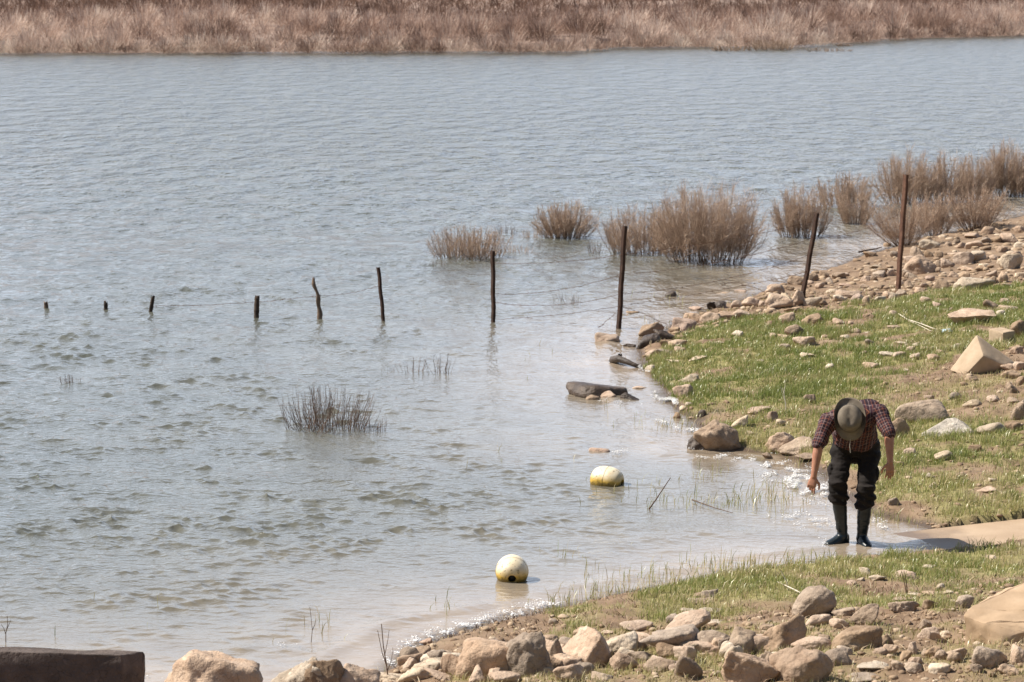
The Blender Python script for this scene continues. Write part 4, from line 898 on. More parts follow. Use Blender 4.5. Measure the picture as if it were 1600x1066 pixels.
sticks('stick', [(px_line(cr([(405, 838), (440, 790), (480, 730), (525, 662)], K, 900, 560), y0), .008)], TWIGD, 'dark stick slanting up out of the water right of the barrel shaped buoy', 'stick')
sticks('stick', [([at_z(*p, .03) for p in cr([(645, 785), (700, 805), (770, 830), (870, 858)], K, 900, 560)], .007)], TWIGD, 'dark stick lying among the grass stems in the water', 'stick')
sticks('stick', [([at_z(*p, .04) for p in cr([(505, 760), (560, 748), (600, 742), (632, 732)], K, 1200, 180)], .018)], TWIGD, 'dark stick floating at the waterline left of the tallest fence post', 'stick')
# driftwood
def driftwood():
    p = [at_z(*q, z) for q, z in zip(cr([(345, 650), (380, 640), (430, 660), (470, 678), (510, 690)], K, 860, 380), (.03, .09, .06, .03, .0))]
    l2 = [at_z(*q, z) for q, z in zip(cr([(360, 670), (390, 620), (380, 618)], K, 860, 380), (.0, .08, .1))]
    sticks('driftwood', [(p, .055), (l2, .035)], RM['d'], 'dark jagged piece of driftwood in the waves at the tip of the grass', 'driftwood', taper=.35)
driftwood()
# litter
def litter():
    P = on_ground(1480, 520); V, T = ico(3); rg = np.random.default_rng(3)
    V = V * (1 + .5 * fbm(V * 2.5, 3, 5))[:, None] * np.array([.07, .05, .035])
    m = NT('thin blue plastic'); m.b.inputs['Base Color'].default_value = (.55, .70, .78, 1); m.rough(.25)
    o = mesh_np('plastic_scrap', V, Ft=T, mat=m.m, loc=P + np.array([0, 0, .02])); tag(o, 'crumpled pale blue plastic scrap at the end of the white dead branch', 'litter')
litter()

# ------------------------------------------------------------------ fence posts and barbed wire
def rust_mat(name, a, b):
    m = NT(name); v = m.obj(); n = m.noise(14, 5, .65, v); m.base(m.ramp(n, [(.3, a), (.7, b)])); m.rough(.9); m.b.inputs['Specular IOR Level'].default_value = .2
    m.l(m.bump(m.noise(60, 4, .6, v), .5, .004), m.b.inputs['Normal']); return m.m
RUST = rust_mat('rusty steel', (.028, .018, .014), (.075, .042, .03)); WOOD = rust_mat('wet dark wood', (.03, .022, .018), (.10, .07, .05)); WOODL = rust_mat('weathered wood', (.09, .06, .042), (.24, .17, .12))
RUSTL = rust_mat('brown rusty steel', (.07, .036, .026), (.16, .085, .056))
POSTS = {}
def post(key, bx, by, tx, ty, mat, label, shape='angle', wpx=6, on=False, name='fence_post', pts=None):
    P = on_ground(bx, by) if on else at_z(bx, by, 0)
    y = P[1]; s = F / ((P - CAM) @ FW)
    T = at_depth(tx, ty, y + .0)
    POSTS[key] = (P, T)
    root = empty(name, P); tag(root, label, 'fence post', 'fence posts')
    ax = T - P; L = np.linalg.norm(ax); w_ = wpx / s
    bm = bmesh.new()
    zs = Vector(ax).normalized(); q = Vector((0, 0, 1)).rotation_difference(zs).to_matrix()
    if shape == 'angle':       # steel angle with punched edge
        t = w_ * .22
        prof = [(-.5 * w_, .35 * w_), (-.5 * w_ + t, .35 * w_), (-.1 * w_, -.35 * w_ + t), (.5 * w_, .1 * w_), (.5 * w_, -.02 * w_), (0, -.5 * w_), (-.12 * w_, -.42 * w_)]
    else:
        prof = [(math.cos(a) * .5 * w_ * (1 + .12 * math.sin(3 * a + bx)), math.sin(a) * .5 * w_) for a in np.linspace(0, 2 * math.pi, 11)[:-1]]
    N = 26; rings = []
    path = pts
    for i in range(N + 1):
        t = -.5 / L + (1 + .5 / L) * i / N
        off = Vector((0, 0, 0)); k = 1.0
        if shape == 'crooked':
            tt = max(t, 0); off = Vector((.035 * math.sin(tt * 5.2) * tt + .01 * math.sin(tt * 13), .02 * math.sin(tt * 7), 0)); k = 1 - .45 * tt + .15 * math.sin(tt * 17)
        if shape == 'round': k = 1 + .08 * math.sin(i * 2.1 + bx) + .05 * math.sin(i * .7)
        if shape == 'angle': k = 1 + .05 * math.sin(i * 2.9 + bx); off = Vector((.004 * math.sin(i * .8 + bx), 0, 0))
        rings.append([bm.verts.new(q @ (Vector((a * k, b * k, t * L))) + off) for a, b in prof])
    n = len(prof)
    for i in range(N):
        for j in range(n): bm.faces.new((rings[i][j], rings[i][(j + 1) % n], rings[i + 1][(j + 1) % n], rings[i + 1][j]))
    bm.faces.new(rings[0][::-1]); top = bm.faces.new(rings[-1])
    if shape != 'angle':
        for j, v in enumerate(rings[-1]): v.co += Vector((0, 0, .03 * math.sin(j * 2.3 + bx)))
    bm_obj('shaft', bm, mat, parent=root, smooth_sh=(shape != 'angle'))
    return root
def tie(root, key, py):
    P, T = POSTS[key]; f = (project(P)[1] - py) / (project(P)[1] - project(T)[1]); c = (T - P) * f
    a = np.linspace(0, 2 * math.pi * 2.2, 18); r = .024
    L = np.stack([c[0] + np.cos(a) * r, c[1] + np.sin(a) * r, c[2] + a / 12.6 * .02], -1)
    V, Q = strand_mesh(L[None], np.full((1, 18), .0028), 4); mesh_np('wire_tie', V, Q, mat=RUST, parent=root)
rA = post('A', 771, 503, 770, 392, RUST, 'dark rusty steel post in the water with wires running right, left of the biggest shrub', wpx=7)
rB = post('B', 967, 514, 976, 353, RUST, 'tall dark rusty post in the water at the left of the biggest shrub', wpx=8)
rC = post('C', 1254, 466, 1277, 333, RUST, 'rusty post leaning right among the stones at the water edge', wpx=7.5, on=True)
rD = post('D', 1403, 456, 1416, 273, RUSTL, 'tallest brown rusty post standing in the stones on land', wpx=8, on=True)
rE = post('E', 599, 500, 591, 418, RUST, 'slim dark post in the water leaning left, right of the crooked stake', wpx=6)
rF = post('F', 499, 498, 493, 434, WOODL, 'crooked wooden stake with a split pale top in the water', shape='crooked', wpx=8)
rG = post('G', 401, 496, 402, 464, WOOD, 'short thick dark wooden post stump in the water, left of the crooked stake', shape='round', wpx=8)
rH = post('H', 235, 488, 239, 464, WOOD, 'short slanting dark stump in the water, third from the left', shape='round', wpx=6)
rI = post('I', 165, 483, 165, 472.5, WOOD, 'very short black stump in the water, second from the left', shape='round', wpx=6.5)
rJ = post('J', 72, 482, 72, 473, WOODL, 'lowest brown stump in the water, leftmost of the fence line', shape='round', wpx=7)
bm = bmesh.new()
def on_post(key, py):
    P, T = POSTS[key]; y0 = project(P)[1]; y1 = project(T)[1]; f = (y0 - py) / (y0 - y1); return P + (T - P) * f + np.array([0, -.02, 0])
def wire(spec, label, sag=.06):
    lines = []
    rg = np.random.default_rng(int(spec[0][1]))
    pts = []
    nodes = [on_post(a, b) if isinstance(a, str) else at_depth(a[0], a[1], b) for a, b in spec]
    for i in range(len(nodes) - 1):
        n = 40
        for j in range(n + (i == len(nodes) - 2)):
            t = j / n; p = nodes[i] * (1 - t) + nodes[i + 1] * t
            p = p - np.array([0, 0, sag * 4 * t * (1 - t)]) + rg.normal(0, .0035, 3); pts.append(p)
    pts = np.array(pts); k = len(pts)
    base = pts[0].copy()
    V, Q = strand_mesh((pts - base)[None], np.full((1, k), .0027), 4)
    # barbs
    cum = np.concatenate([[0], np.cumsum(np.linalg.norm(np.diff(pts, axis=0), axis=1))])
    bs = np.arange(.08, cum[-1], .12); bl = []
    for b_ in bs:
        i = np.searchsorted(cum, b_) - 1; f = (b_ - cum[i]) / (cum[i + 1] - cum[i]); p = pts[i] * (1 - f) + pts[i + 1] * f - base
        for q in range(2):
            d = rg.normal(0, 1, 3); d /= np.linalg.norm(d); bl.append(np.stack([p - d * .016, p, p + d * .016]))
    V2, Q2 = strand_mesh(np.array(bl), np.full((len(bl), 3), .0022), 3)
    o = mesh_np('barbed_wire', np.vstack([V, V2]), np.vstack([Q, Q2 + len(V)]), mat=RUSTL, loc=base)
    tag(o, label, 'barbed wire', 'barbed wire strands of the fence')
wire([('A', 411), ('B', 397), ('C', 345)], 'topmost rusty barbed wire strand strung between the posts in the water', .05)
wire([('A', 459), ('B', 428), ('C', 372), ('D', 330)], 'second barbed wire strand from the top, running on to the tallest post', .09)
wire([('A', 472), ('B', 459), ('C', 398)], 'third barbed wire strand from the top, sagging low over the water', .1)
wire([('A', 499), ('B', 478), ('C', 425)], 'lowest barbed wire strand, just above the water', .03)
wire([('H', 478), ('F', 462), ('E', 446)], 'faint wire between the stumps and the slim leaning post at the left', .04)
yb = POSTS['B'][0][1]
wire([('B', 478), ((1003, 489), yb + .1), ((1043, 508), yb - .2)], 'loose broken wire running from the tall post down to the shore rocks', .0)
wire([('B', 480), ((946, 502), yb - .1), ((935, 511), yb - .2)], 'short loose wire end hanging from the tall post to the water on its left', .02)
yc = POSTS['C'][0][1]
wire([((1125, 449), yc - 1.2), ((1141, 442), yc - 1.0), ((1163, 446), yc - .8), ((1195, 457), yc - .5)], 'curl of loose wire arching over the waterline stones', -.02)
for r_, k_, ys in ((rA, 'A', (411, 459, 499)), (rB, 'B', (397, 428, 459, 478)), (rC, 'C', (345, 372, 398, 425)), (rD, 'D', (330, 385))):
    for yv in ys: tie(r_, k_, yv)

# ------------------------------------------------------------------ buoys
def buoy_mat():
    m = NT('weathered buoy plastic'); v = m.obj(); n = m.noise(16, 5, .6, v); geo = m.n('ShaderNodeSeparateXYZ'); m.l(m.geo(), geo.inputs[0])
    c = m.ramp(n, [(.3, (.65, .52, .33)), (.6, (.78, .68, .49))])
    zz = m.math('ADD', geo.outputs[2], m.math('MULTIPLY', m.noise(9, 3, .6, v), .09))
    st = m.ramp(m.math('MULTIPLY', zz, 4), [(.38, (1, 1, 1)), (.66, (0, 0, 0))])
    c = m.mix(m.math('MULTIPLY', st, .9), c, (.56, .34, .015))
    sp = m.ramp(m.noise(45, 2, .5, v), [(.61, (0, 0, 0)), (.68, (1, 1, 1))])
    c = m.mix(m.math('MULTIPLY', sp, .7), c, (.12, .08, .03))
    dk = m.ramp(m.math('ADD', m.math('MULTIPLY', zz, 5), m.math('MULTIPLY', m.noise(22, 4, .7, v), .6)), [(.62, (1, 1, 1)), (.82, (0, 0, 0))])
    c = m.mix(m.math('MULTIPLY', dk, .75), c, (.07, .05, .015))
    m.base(c); m.rough(.45); m.l(m.bump(n, .2, .004), m.b.inputs['Normal']); return m.m
BUOY = buoy_mat(); BLACK = simple('black rubber and hole shade', (.008, .008, .008), (.02, .018, .015), 20, .6)
def buoy(px, py, wpx, length, rot, zc, label):
    P = at_z(px, py, 0); s = F / ((P - CAM) @ FW); r = wpx / s / 2
    root = empty('buoy', (P[0], P[1] + r * .6, 0)); tag(root, label, 'buoy', 'yellowish buoys floating near the shore')
    hl = r * length; hr = r * .24
    prof = [(hr, hl * .80), (hr, hl * .95), (hr * 1.25, hl * 1.0), (r * .38, hl * .99), (r * .52, hl * .93)]
    for a in np.linspace(40, -40, 15):
        t = math.sin(math.radians(a)) / math.sin(math.radians(40)); prof.append((r * (1 - .30 * abs(t) ** 2.6) if abs(t) < .999 else r * .7, hl * .84 * t))
    prof += [(r * .52, -hl * .93), (r * .38, -hl * .99), (hr * 1.25, -hl), (hr, -hl * .95), (hr, -hl * .80)]
    bm = bmesh.new(); n = 40; rings = []
    for rr, x in prof: rings.append([bm.verts.new((x, math.cos(a) * rr, math.sin(a) * rr)) for a in np.linspace(0, 2 * math.pi, n + 1)[:-1]])
    for i in range(len(prof) - 1):
        for j in range(n): bm.faces.new((rings[i][j], rings[i + 1][j], rings[i + 1][(j + 1) % n], rings[i][(j + 1) % n]))
    o = bm_obj('body', bm, BUOY, parent=root, loc=(0, 0, zc * r)); o.rotation_euler = rot
    bm = bmesh.new(); rings = []  # black plug in the bore, its colour stands in for shade inside the hole
    for rr, x in [(hr * .97, hl * .84), (hr * .97, -hl * .84)]: rings.append([bm.verts.new((x, math.cos(a) * rr, math.sin(a) * rr)) for a in np.linspace(0, 2 * math.pi, 17)[:-1]])
    for j in range(16): bm.faces.new((rings[0][j], rings[1][j], rings[1][(j + 1) % 16], rings[0][(j + 1) % 16]))
    bm.faces.new(rings[0]); bm.faces.new(rings[1][::-1])
    o2 = bm_obj('dark_hole_plug', bm, BLACK, parent=root, loc=(0, 0, zc * r)); o2.rotation_euler = rot
    # raised seam ring
    a = np.linspace(0, 2 * math.pi, 49); L = np.stack([np.zeros(49), np.cos(a) * r * 1.0, np.sin(a) * r * 1.0], -1)
    V, Q = strand_mesh(L[None], np.full((1, 49), r * .022), 6); o3 = mesh_np('seam', V, Q, mat=BUOY, parent=root, loc=(0, 0, zc * r)); o3.rotation_euler = rot
    return root
buoy(800, 909, 51, 1.0, (0, math.radians(16), math.radians(-90)), .50, 'round cream buoy with a black hole facing front, nearest to the foreground shore')
buoy(949, 759, 46, 1.12, (0, math.radians(6), math.radians(-24)), .22, 'barrel shaped cream buoy lying on its side, farther out than the round one')

# ------------------------------------------------------------------ the man
def man():
    Oz = at_z(1336, 849, 0); s0 = F / ((Oz - CAM) @ FW)
    O = Vector((Oz[0], Oz[1], 0))
    cp, sp = math.cos(math.atan((849 + 60) / F)), math.sin(math.atan((849 + 60) / F))
    def J(px, py, y): return Vector(at_depth(px, py, Oz[1] + y)) - O
    hipL, hipR = J(1317, 702, .06), J(1357, 702, .06); pel = J(1337, 694, .08)
    knL, knR = J(1309, 757, -.12), J(1354, 764, -.12)
    anL, anR = J(1316, 834, .03), J(1347, 838, .02)
    shL, shR = J(1295, 658, -.37), J(1374, 645, -.33)
    elL, elR = J(1279, 695, -.53), J(1389, 678, -.52)
    wrL, wrR = J(1271.5, 745, -.58), J(1391, 722, -.58)
    chest = J(1334, 656, -.30); neck = J(1332, 646, -.42)
    axis = Vector((-.12, -.93, .30)).normalized(); face = Vector((.02, -.36, -.93)); face = (face - axis * face.dot(axis)).normalized(); sidev = face.cross(axis)
    headc = J(1328, 655, -.56)
    # ---- builders
    def sphere(bm, c, r, sc=(1, 1, 1), rot=None, u=16, v=10):
        M = Matrix.Translation(c) @ ((rot.to_4x4() if rot else Matrix.Identity(4)) @ Matrix.Diagonal((*[r * k for k in sc], 1)))
        bmesh.ops.create_uvsphere(bm, u_segments=u, v_segments=v, radius=1, matrix=M)
    def limb(bm, pts, n=14):
        """pts: list of (Vector, r)"""
        for (a, ra), (b, rb) in zip(pts[:-1], pts[1:]):
            d = b - a; q = d.to_track_quat('Z', 'Y').to_matrix()
            r0, r1 = [], []
            for k in range(n):
                e = q @ Vector((math.cos(2 * math.pi * k / n), math.sin(2 * math.pi * k / n), 0))
                r0.append(bm.verts.new(a + e * ra)); r1.append(bm.verts.new(b + e * rb))
            for k in range(n): bm.faces.new((r0[k], r0[(k + 1) % n], r1[(k + 1) % n], r1[k]))
            bm.faces.new(r0[::-1]); bm.faces.new(r1)
        for p, r in pts: sphere(bm, p, r * .995)
    def loft(bm, rings, n=24, cap=True, power=2.4):
        """rings: (centre, half-width vector, half-depth vector)"""
        R = []
        for c, a, b in rings:
            vs = []
            for k in range(n):
                t = 2 * math.pi * k / n; ct, st = math.cos(t), math.sin(t)
                vs.append(bm.verts.new(c + a * math.copysign(abs(ct) ** (2 / power), ct) + b * math.copysign(abs(st) ** (2 / power), st)))
            R.append(vs)
        for i in range(len(R) - 1):
            for k in range(n): bm.faces.new((R[i][k], R[i][(k + 1) % n], R[i + 1][(k + 1) % n], R[i + 1][k]))
        if cap: bm.faces.new(R[0][::-1]); bm.faces.new(R[-1])
    def fuse(name, bm, voxel, mat, it=4, parent=None, fold=None):
        bmesh.ops.recalc_face_normals(bm, faces=bm.faces[:])
        me = D.meshes.new(name); bm.to_mesh(me); bm.free(); t = D.objects.new(name, me); COL.objects.link(t)
        r = t.modifiers.new('r', 'REMESH'); r.mode = 'VOXEL'; r.voxel_size = voxel
        sm = t.modifiers.new('s', 'SMOOTH'); sm.iterations = it; sm.factor = .5
        dg = bpy.context.evaluated_depsgraph_get(); dg.update(); m2 = D.meshes.new_from_object(t.evaluated_get(dg)); D.objects.remove(t); D.meshes.remove(me)
        m2.name = name
        nv = len(m2.vertices); c_ = np.zeros(nv * 3); m2.vertices.foreach_get('co', c_); c_ = c_.reshape(-1, 3)
        if fold:
            no = np.zeros(nv * 3); m2.vertices.foreach_get('normal', no); no = no.reshape(-1, 3)
            c_ = c_ + no * fold(c_)[:, None]; m2.vertices.foreach_set('co', c_.ravel())
        for p in m2.polygons: p.use_smooth = True
        m2.materials.clear(); m2.materials.append(mat); m2.update()
        o = D.objects.new(name, m2); COL.objects.link(o)
        if parent: o.parent = parent
        return o, c_
    # ---- skin
    sk = NT('sunburnt skin'); n = sk.noise(25, 4, .6, sk.obj()); sk.base(sk.ramp(n, [(.3, (.33, .145, .085)), (.7, (.43, .205, .125))])); sk.rough(.55)
    sk.b.inputs['Subsurface Weight'].default_value = .08; sk.b.inputs['Subsurface Radius'].default_value = (.01, .004, .002)
    bm = bmesh.new()
    up = (chest - pel).normalized(); ri = Vector((1, 0, 0)); fw = up.cross(ri).normalized()
    loft(bm, [(pel - up * .06, ri * .15, fw * .10), (pel + up * .1, ri * .15, fw * .095), (pel + up * .25, ri * .155, fw * .10), (pel + up * .40, ri * .175, fw * .11), (pel + up * .5, ri * .13, fw * .08)])
    limb(bm, [(chest + up * .08, .075), (neck + axis * .02, .062), (headc, .06)])
    for a, e, w_ in ((shL, elL, wrL), (shR, elR, wrR)):
        limb(bm, [(a, .058), (a.lerp(e, .5), .05), (e, .041), (e.lerp(w_, .28), .043), (e.lerp(w_, .65), .034), (w_, .026)])
        limb(bm, [(chest + up * .03, .07), (a, .06)])
    for h, k, a in ((hipL, knL, anL), (hipR, knR, anR)):
        limb(bm, [(h, .082), (h.lerp(k, .5), .068), (k, .052), (k.lerp(a, .3), .054), (a, .036)])
        toe = a + Vector((-.07 if a is anL else .01, -.05 if a is anL else -.09, -.045)); limb(bm, [(a, .034), (a + Vector((0, .0, -.04)), .03), (toe, .018)])
    # head: skull, face, jaw, nose, brow, ears
    R = Matrix((sidev, face, axis)).transposed()
    sphere(bm, headc + axis * .02, .1, (.77, .97, 1.1), R, 24, 16)
    sphere(bm, headc - axis * .06 + face * .035, .06, (.95, .95, 1.0), R)
    sphere(bm, headc - axis * .10 + face * .065, .026, (1.1, .9, .8), R)
    limb(bm, [(headc + axis * .015 + face * .09, .010), (headc - axis * .03 + face * .118, .016)])
    sphere(bm, headc + axis * .025 + face * .085, .03, (1.9, .55, .5), R)
    sphere(bm, headc - axis * .066 + face * .094, .014, (1.8, .6, .8), R)
    for sgn in (-1, 1): sphere(bm, headc - axis * .01 + sidev * sgn * .08, .03, (.35, .7, 1.05), R); sphere(bm, headc + axis * .004 + face * .082 + sidev * sgn * .032, .0125, (1.1, .8, .8), R)
    # hands
    def hand(wr, el, px_tip, thumb_dir, seed, curl):
        d = (wr - el).normalized(); tip = px_tip
        d = (tip - wr).normalized(); side = Vector(thumb_dir); side = (side - d * side.dot(d)).normalized(); nrm = d.cross(side).normalized()
        if nrm.y > 0: nrm = -nrm            # nrm: back of hand, to the front
        pl = .085
        loft(bm, [(wr - d * .02, side * .026, nrm * .022), (wr + d * .015, side * .030, nrm * .018), (wr + d * .05, side * .040, nrm * .016), (wr + d * pl, side * .041, nrm * .013)], 16)
        L = [.070, .078, .073, .058]
        for k in range(4):
            b = wr + d * (pl - .006 * abs(k - 1.2)) + side * (.030 - .0205 * k)
            cu = curl[k]; dd = d; p = b; pts = [(b - d * .015, .0095), (b, .0092)]
            ang = 0
            for j, fr in enumerate((.45, .32, .23)):
                ang += cu * (.5, 1.0, .7)[j]; dd = (d * math.cos(ang) - nrm * math.sin(ang) + side * (.07 - .05 * k)).normalized()
                p = p + dd * L[k] * fr; pts.append((p, .0088 - .0009 * j))
            limb(bm, pts, 8)
        b = wr + d * .022 + side * .026; p1 = b + (d * .65 + side * .75 - nrm * .25).normalized() * .042; p2 = p1 + (d * .9 + side * .25 - nrm * .45).normalized() * .032; p3 = p2 + (d * .95 - side * .05 - nrm * .5).normalized() * .025
        limb(bm, [(b, .015), (p1, .0115), (p2, .0098), (p3, .008)], 8)
    hand(wrL, elL, J(1265, 772, -.60), (1, -.3, .1), 1, (.15, .55, .75, .85))
    hand(wrR, elR, J(1390, 757, -.60), (-1, -.3, .1), 2, (.3, .2, .18, .25))
    body, _ = fuse('person', bm, .0055, sk.m, 2)
    body.location = O
    tag(body, 'man in a checked shirt and floppy hat bending forward at the water edge, arms hanging', 'person')
    # ---- trousers
    tm = NT('dark trousers'); v = tm.obj(); n = tm.noise(9, 5, .6, v); c = tm.ramp(n, [(.3, (.008, .0062, .0055)), (.7, (.018, .0135, .0115))]); tm.base(c); tm.rough(.85); tm.b.inputs['Specular IOR Level'].default_value = .25
    tm.l(tm.bump(tm.noise(55, 3, .6, v), .5, .004), tm.b.inputs['Normal'])
    bm = bmesh.new()
    loft(bm, [(pel + up * .14, ri * .19, fw * .125), (pel + up * .04, ri * .205, fw * .14), (pel - up * .07, ri * .21, fw * .15), (pel - up * .13, ri * .19, fw * .13)])
    for h, k, a, e in ((hipL, knL, anL, 54 / s0 * .5), (hipR, knR, anR, 54 / s0 * .5)):
        m_ = k.lerp(a, .36); m2 = k.lerp(a, .18)
        limb(bm, [(h + Vector((0, 0, .03)), .110), (h.lerp(k, .3), .098), (h.lerp(k, .7), .084), (k, .078)], 18)
        dn = (a - k).normalized()
        loft(bm, [(k - dn * .04, Vector((.078, 0, 0)), Vector((0, .08, 0))), (k + dn * .05, Vector((.079, 0, 0)), Vector((0, .08, 0))), (m2, Vector((.094, 0, 0)), Vector((0, .088, 0))), (m2 + dn * .05, Vector((.088, 0, 0)), Vector((0, .082, 0))), (m_ + dn * .02, Vector((.08, 0, .008)), Vector((0, .082, 0)))], 22)
        # side pocket
        sx = -1 if h is hipL else 1
        bmx = h.lerp(k, .62) + Vector((sx * .085, -.01, 0)); sphere(bm, bmx, .05, (.5, 1.0, 1.35))
    def foldT(c):
        f = .012 * fbm(c * np.array([9, 9, 22]) + 3, 3, 5)
        for k, a in ((knL, anL), (knR, anR)):
            m_ = k.lerp(a, .22); dz = (c[:, 2] - m_.z); nr = np.abs(c[:, 0] - m_.x) < .13
            f = f + np.where(nr, .012 * np.sin(dz * 75 + 3 * c[:, 0] * 12) * np.exp(-(dz / .11) ** 2), 0)
        return f
    fuse('trousers', bm, .009, tm.m, 3, body, foldT)
    # ---- boots
    bo = NT('wet rubber boot'); n = bo.noise(14, 4, .6, bo.obj()); bo.base(bo.ramp(n, [(.3, (.004, .0075, .0095)), (.7, (.009, .017, .021))])); bo.rough(.38); bo.b.inputs['Specular IOR Level'].default_value = .5
    for k, a, tdir in ((knL, anL, Vector((-.82, -.57, 0))), (knR, anR, Vector((.18, -.98, 0)))):
        bm = bmesh.new(); dn = (a - k).normalized(); X = Vector((1, 0, 0)); Y = Vector((0, 1, 0)); td = tdir.normalized(); tsd = Vector((-td.y, td.x, 0))
        loft(bm, [(k.lerp(a, .25), X * .062, Y * .066), (k.lerp(a, .5), X * .062, Y * .066), (k.lerp(a, .75), X * .054, Y * .06), (a + Vector((0, 0, .02)), X * .048, Y * .056), (a + Vector((0, 0, -.03)), X * .05, Y * .06)], 22)
        g = Vector((a.x, a.y, -.02)); z = Vector((0, 0, 1))
        loft(bm, [(g - td * .065 + z * .05, tsd * .032, z * .05), (g - td * .03 + z * .055, tsd * .042, z * .062), (g + td * .03 + z * .05, tsd * .044, z * .064), (g + td * .09 + z * .034, tsd * .048, z * .046), (g + td * .15 + z * .025, tsd * .048, z * .036), (g + td * .195 + z * .018, tsd * .03, z * .024)], 20)
        sphere(bm, a + Vector((0, 0, -.02)), .056)
        b_, _ = fuse('boot', bm, .008, bo.m, 5, body, lambda c: .004 * fbm(c * np.array([6, 6, 30]), 2, 8) * (c[:, 2] > .06))
        bm = bmesh.new()
        n = 28; lo, hi = [], []
        for q in range(n):
            t = 2 * math.pi * q / n; u = math.cos(t); v_ = math.sin(t); wdt = .052 if u > -.2 else .044
            p = g + td * (.065 + .138 * u) + tsd * (wdt * v_ * (1 - .12 * math.cos(2 * t)))
            lo.append(bm.verts.new(p + z * -.012)); hi.append(bm.verts.new(p + z * .012))
        for q in range(n): bm.faces.new((lo[q], lo[(q + 1) % n], hi[(q + 1) % n], hi[q]))
        bm.faces.new(lo[::-1]); bm.faces.new(hi)
        so_ = bm_obj('sole', bm, BLACK); so_.parent = b_
    # ---- shirt
    bm = bmesh.new()
    loft(bm, [(pel + up * .09, ri * .19, fw * .13), (pel + up * .18, ri * .19, fw * .135), (pel + up * .32, ri * .195, fw * .135), (pel + up * .44, ri * .195, fw * .13), (pel + up * .53, ri * .15, fw * .095), (pel + up * .57, ri * .10, fw * .07)], 28)
    limb(bm, [(chest + up * .08, .095), (neck, .074)])
    sphere(bm, J(1355, 643, -.22), .125, (1.15, 1, .9)); sphere(bm, J(1325, 648, -.24), .12, (1.1, 1, .9))
    for a, e in ((shL, elL), (shR, elR)):
        limb(bm, [(chest + up * .02 + (a - chest) * .4, .11), (a, .083), (a.lerp(e, .5), .069), (a.lerp(e, .9), .060)], 18)
        limb(bm, [(a.lerp(e, .84), .065), (a.lerp(e, .98), .062)], 18)
    def foldS(c): return .011 * fbm(c * np.array([13, 13, 9]) + 8, 3, 15) + .006 * np.sin(c[:, 0] * 60 + 9 * fbm(c * 5, 2, 3)) * np.exp(-((c[:, 2] - 1.0) / .12) ** 2)
    sm = NT('checked shirt'); pa = sm.n('ShaderNodeAttribute'); pa.attribute_name = 'weave'
    sx = sm.n('ShaderNodeSeparateXYZ'); sm.l(pa.outputs['Vector'], sx.inputs[0])
    def stripe(sock, per, wid, ph=0.0):
        f = sm.math('FRACT', sm.math('ADD', sm.math('DIVIDE', sock, per), ph)); return sm.math('LESS_THAN', f, wid)
    base = sm.ramp(sm.noise(18, 3, .5, sm.obj()), [(.3, (.034, .015, .021)), (.7, (.054, .023, .032))])
    c = sm.mix(sm.math('MULTIPLY', stripe(sx.outputs[0], .058, .45, .3), .65), base, (.022, .012, .016)); c = sm.mix(sm.math('MULTIPLY', stripe(sx.outputs[1], .058, .45, .3), .65), c, (.022, .012, .016))
    c = sm.mix(sm.math('MULTIPLY', stripe(sx.outputs[0], .058, .12), .3), c, (.42, .30, .28)); c = sm.mix(sm.math('MULTIPLY', stripe(sx.outputs[1], .058, .12), .3), c, (.42, .30, .28))
    c = sm.mix(sm.math('MULTIPLY', stripe(sx.outputs[0], .058, .06, .5), .6), c, (.33, .12, .06)); c = sm.mix(sm.math('MULTIPLY', stripe(sx.outputs[1], .058, .06, .5), .6), c, (.33, .12, .06))
    sm.base(c); sm.rough(.85); sm.b.inputs['Specular IOR Level'].default_value = .2
    sh, c_ = fuse('shirt', bm, .008, sm.m, 3, body, foldS)
    # cloth coordinates: along spine and across on the torso, along and around on each sleeve
    W = np.zeros((len(c_), 3))
    rel = c_ - np.array(pel); u = rel @ np.array(ri); v_ = rel @ np.array(up); fwn = rel @ np.array(fw)
    W[:, 0] = u; W[:, 1] = v_ + .0 * fwn
    # depth counts too where the cloth turns over the shoulder
    W[:, 1] = np.where(v_ > .45, .45 + np.hypot(v_ - .45, fwn * .6), v_)
    for a, e, sg in ((shL, elL, -1), (shR, elR, 1)):
        d = np.array((e - a).normalized()); r_ = c_ - np.array(a); t = r_ @ d; q = r_ - t[:, None] * d; dist = np.linalg.norm(q, axis=1)
        e1 = np.cross(d, [0, 1, 0]); e1 /= np.linalg.norm(e1); e2 = np.cross(d, e1); an = np.arctan2(q @ e2, q @ e1)
        k = (t > .0) & (dist < .11) & (sg * (c_[:, 0] - np.array(a)[0]) > -.07)
        W[k, 0] = an[k] * .078; W[k, 1] = t[k]
    at = sh.data.attributes.new('weave', 'FLOAT_VECTOR', 'POINT'); at.data.foreach_set('vector', W.astype(np.float32).ravel())
    # ---- hair and hat
    hm = simple('grey brown hair', (.05, .04, .03), (.14, .11, .09), 60, .8)
    bm = bmesh.new(); sphere(bm, headc + axis * .012 - face * .012, .103, (.80, .95, 1.05), R, 24, 16)
    geom = [v for v in bm.verts if (v.co - headc).dot(face) > .035 + .0 or (v.co - headc).dot(axis) < -.06]
    bmesh.ops.delete(bm, geom=geom, context='VERTS')
    bm_obj('hair', bm, hm, parent=body)
    ht = NT('olive grey felt'); v = ht.obj(); n = ht.noise(20, 5, .6, v); ht.base(ht.ramp(n, [(.3, (.135, .112, .085)), (.7, (.20, .168, .13))])); ht.rough(.9); ht.b.inputs['Specular IOR Level'].default_value = .15
    ht.l(ht.bump(ht.noise(120, 2, .5, v), .3, .003), ht.b.inputs['Normal'])
    prof = [(.0, .168), (.03, .167), (.06, .162), (.082, .150), (.096, .128), (.104, .09), (.109, .05), (.112, .018), (.118, .006), (.13, .0), (.145, -.004), (.16, -.006), (.172, -.004)]
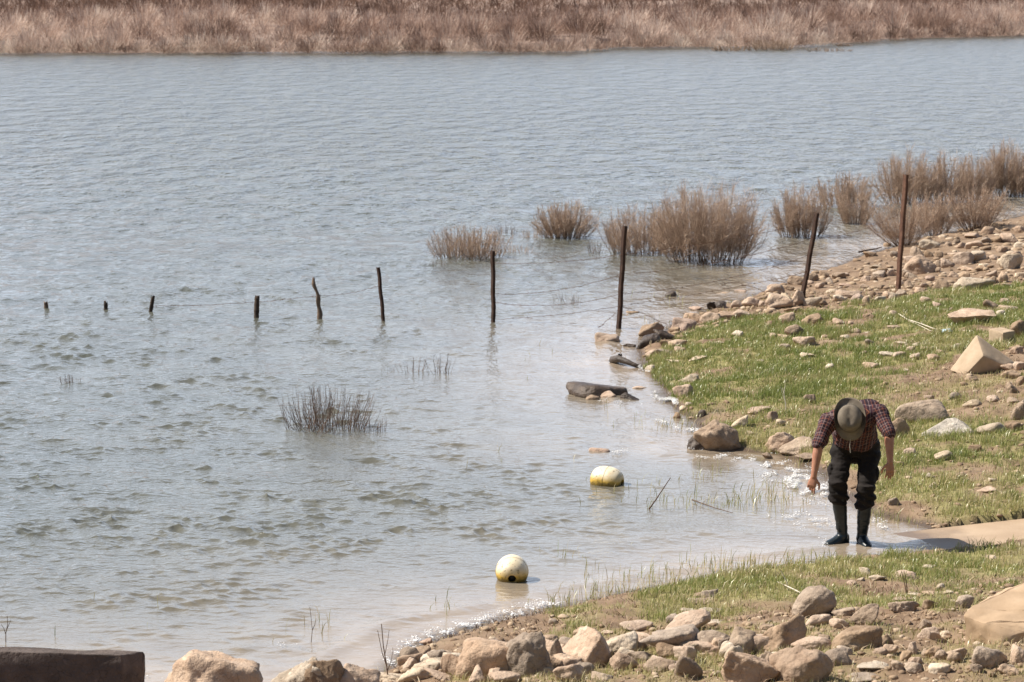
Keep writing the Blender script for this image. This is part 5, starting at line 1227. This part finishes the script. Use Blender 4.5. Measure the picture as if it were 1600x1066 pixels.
    inner = [(.170, -.008), (.158, -.011), (.144, -.009), (.128, -.006), (.114, .001), (.107, .015), (.102, .05), (.098, .09), (.09, .124), (.07, .146), (.0, .158)]
    bm = bmesh.new(); n = 64; rings = []
    for r, z in prof + inner:
        vs = []
        for k in range(n):
            t = 2 * math.pi * k / n; x, y = math.cos(t), math.sin(t)
            bf = max(0, (r - .112) / .06); zz = z
            zz += bf ** 1.3 * (.085 * abs(x) ** 2.2 - .045 * max(0, y) ** 2 + .012 * max(0, -y) + .007 * math.sin(5 * t + 1))   # sides curled up, front drooping
            rr_x = r * (1 - .20 * bf * abs(x)) ; rr_y = r * 1.1
            if z > .06 and r < .1: zz -= .016 * math.exp(-(x * r / .03) ** 2) * (r < .08)
            vs.append(bm.verts.new((rr_x * x, rr_y * y, zz)))
        rings.append(vs)
    for i in range(len(rings) - 1):
        for k in range(n): bm.faces.new((rings[i][k], rings[i + 1][k], rings[i + 1][(k + 1) % n], rings[i][(k + 1) % n]))
    bmesh.ops.remove_doubles(bm, verts=bm.verts[:], dist=.0005)
    M = Matrix.Translation(headc + axis * .018) @ R.to_4x4()
    bmesh.ops.transform(bm, matrix=M, verts=bm.verts[:])
    hat = bm_obj('hat', bm, ht.m, parent=body)
    # hat band and chin cord
    bm = bmesh.new(); rr = []
    for z, r in ((.018, .1135), (.024, .1150), (.040, .1135), (.046, .1115)): rr.append([bm.verts.new((r * math.cos(2 * math.pi * k / n), r * 1.1 * math.sin(2 * math.pi * k / n), z)) for k in range(n)])
    for i in range(3):
        for k in range(n): bm.faces.new((rr[i][k], rr[i][(k + 1) % n], rr[i + 1][(k + 1) % n], rr[i + 1][k]))
    bmesh.ops.transform(bm, matrix=M, verts=bm.verts[:]); hb = bm_obj('hat_band', bm, simple('dark felt band', (.09, .075, .058), (.13, .11, .085), 30, .9)); hb.parent = hat
    c0 = headc + face * .1 + axis * -.0; cl = np.array([list(c0 + sidev * .02), list(c0 + Vector((.0, -.005, -.08))), list(c0 + Vector((-.004, 0, -.14))), list(c0 + Vector((.004, 0, -.2)))])
    V, Q = strand_mesh(cl[None], np.full((1, 4), .0035), 5); cc = mesh_np('chin_cord', V, Q, mat=simple('pale cord', (.3, .27, .22), (.4, .36, .3), 40), parent=hat)
man()
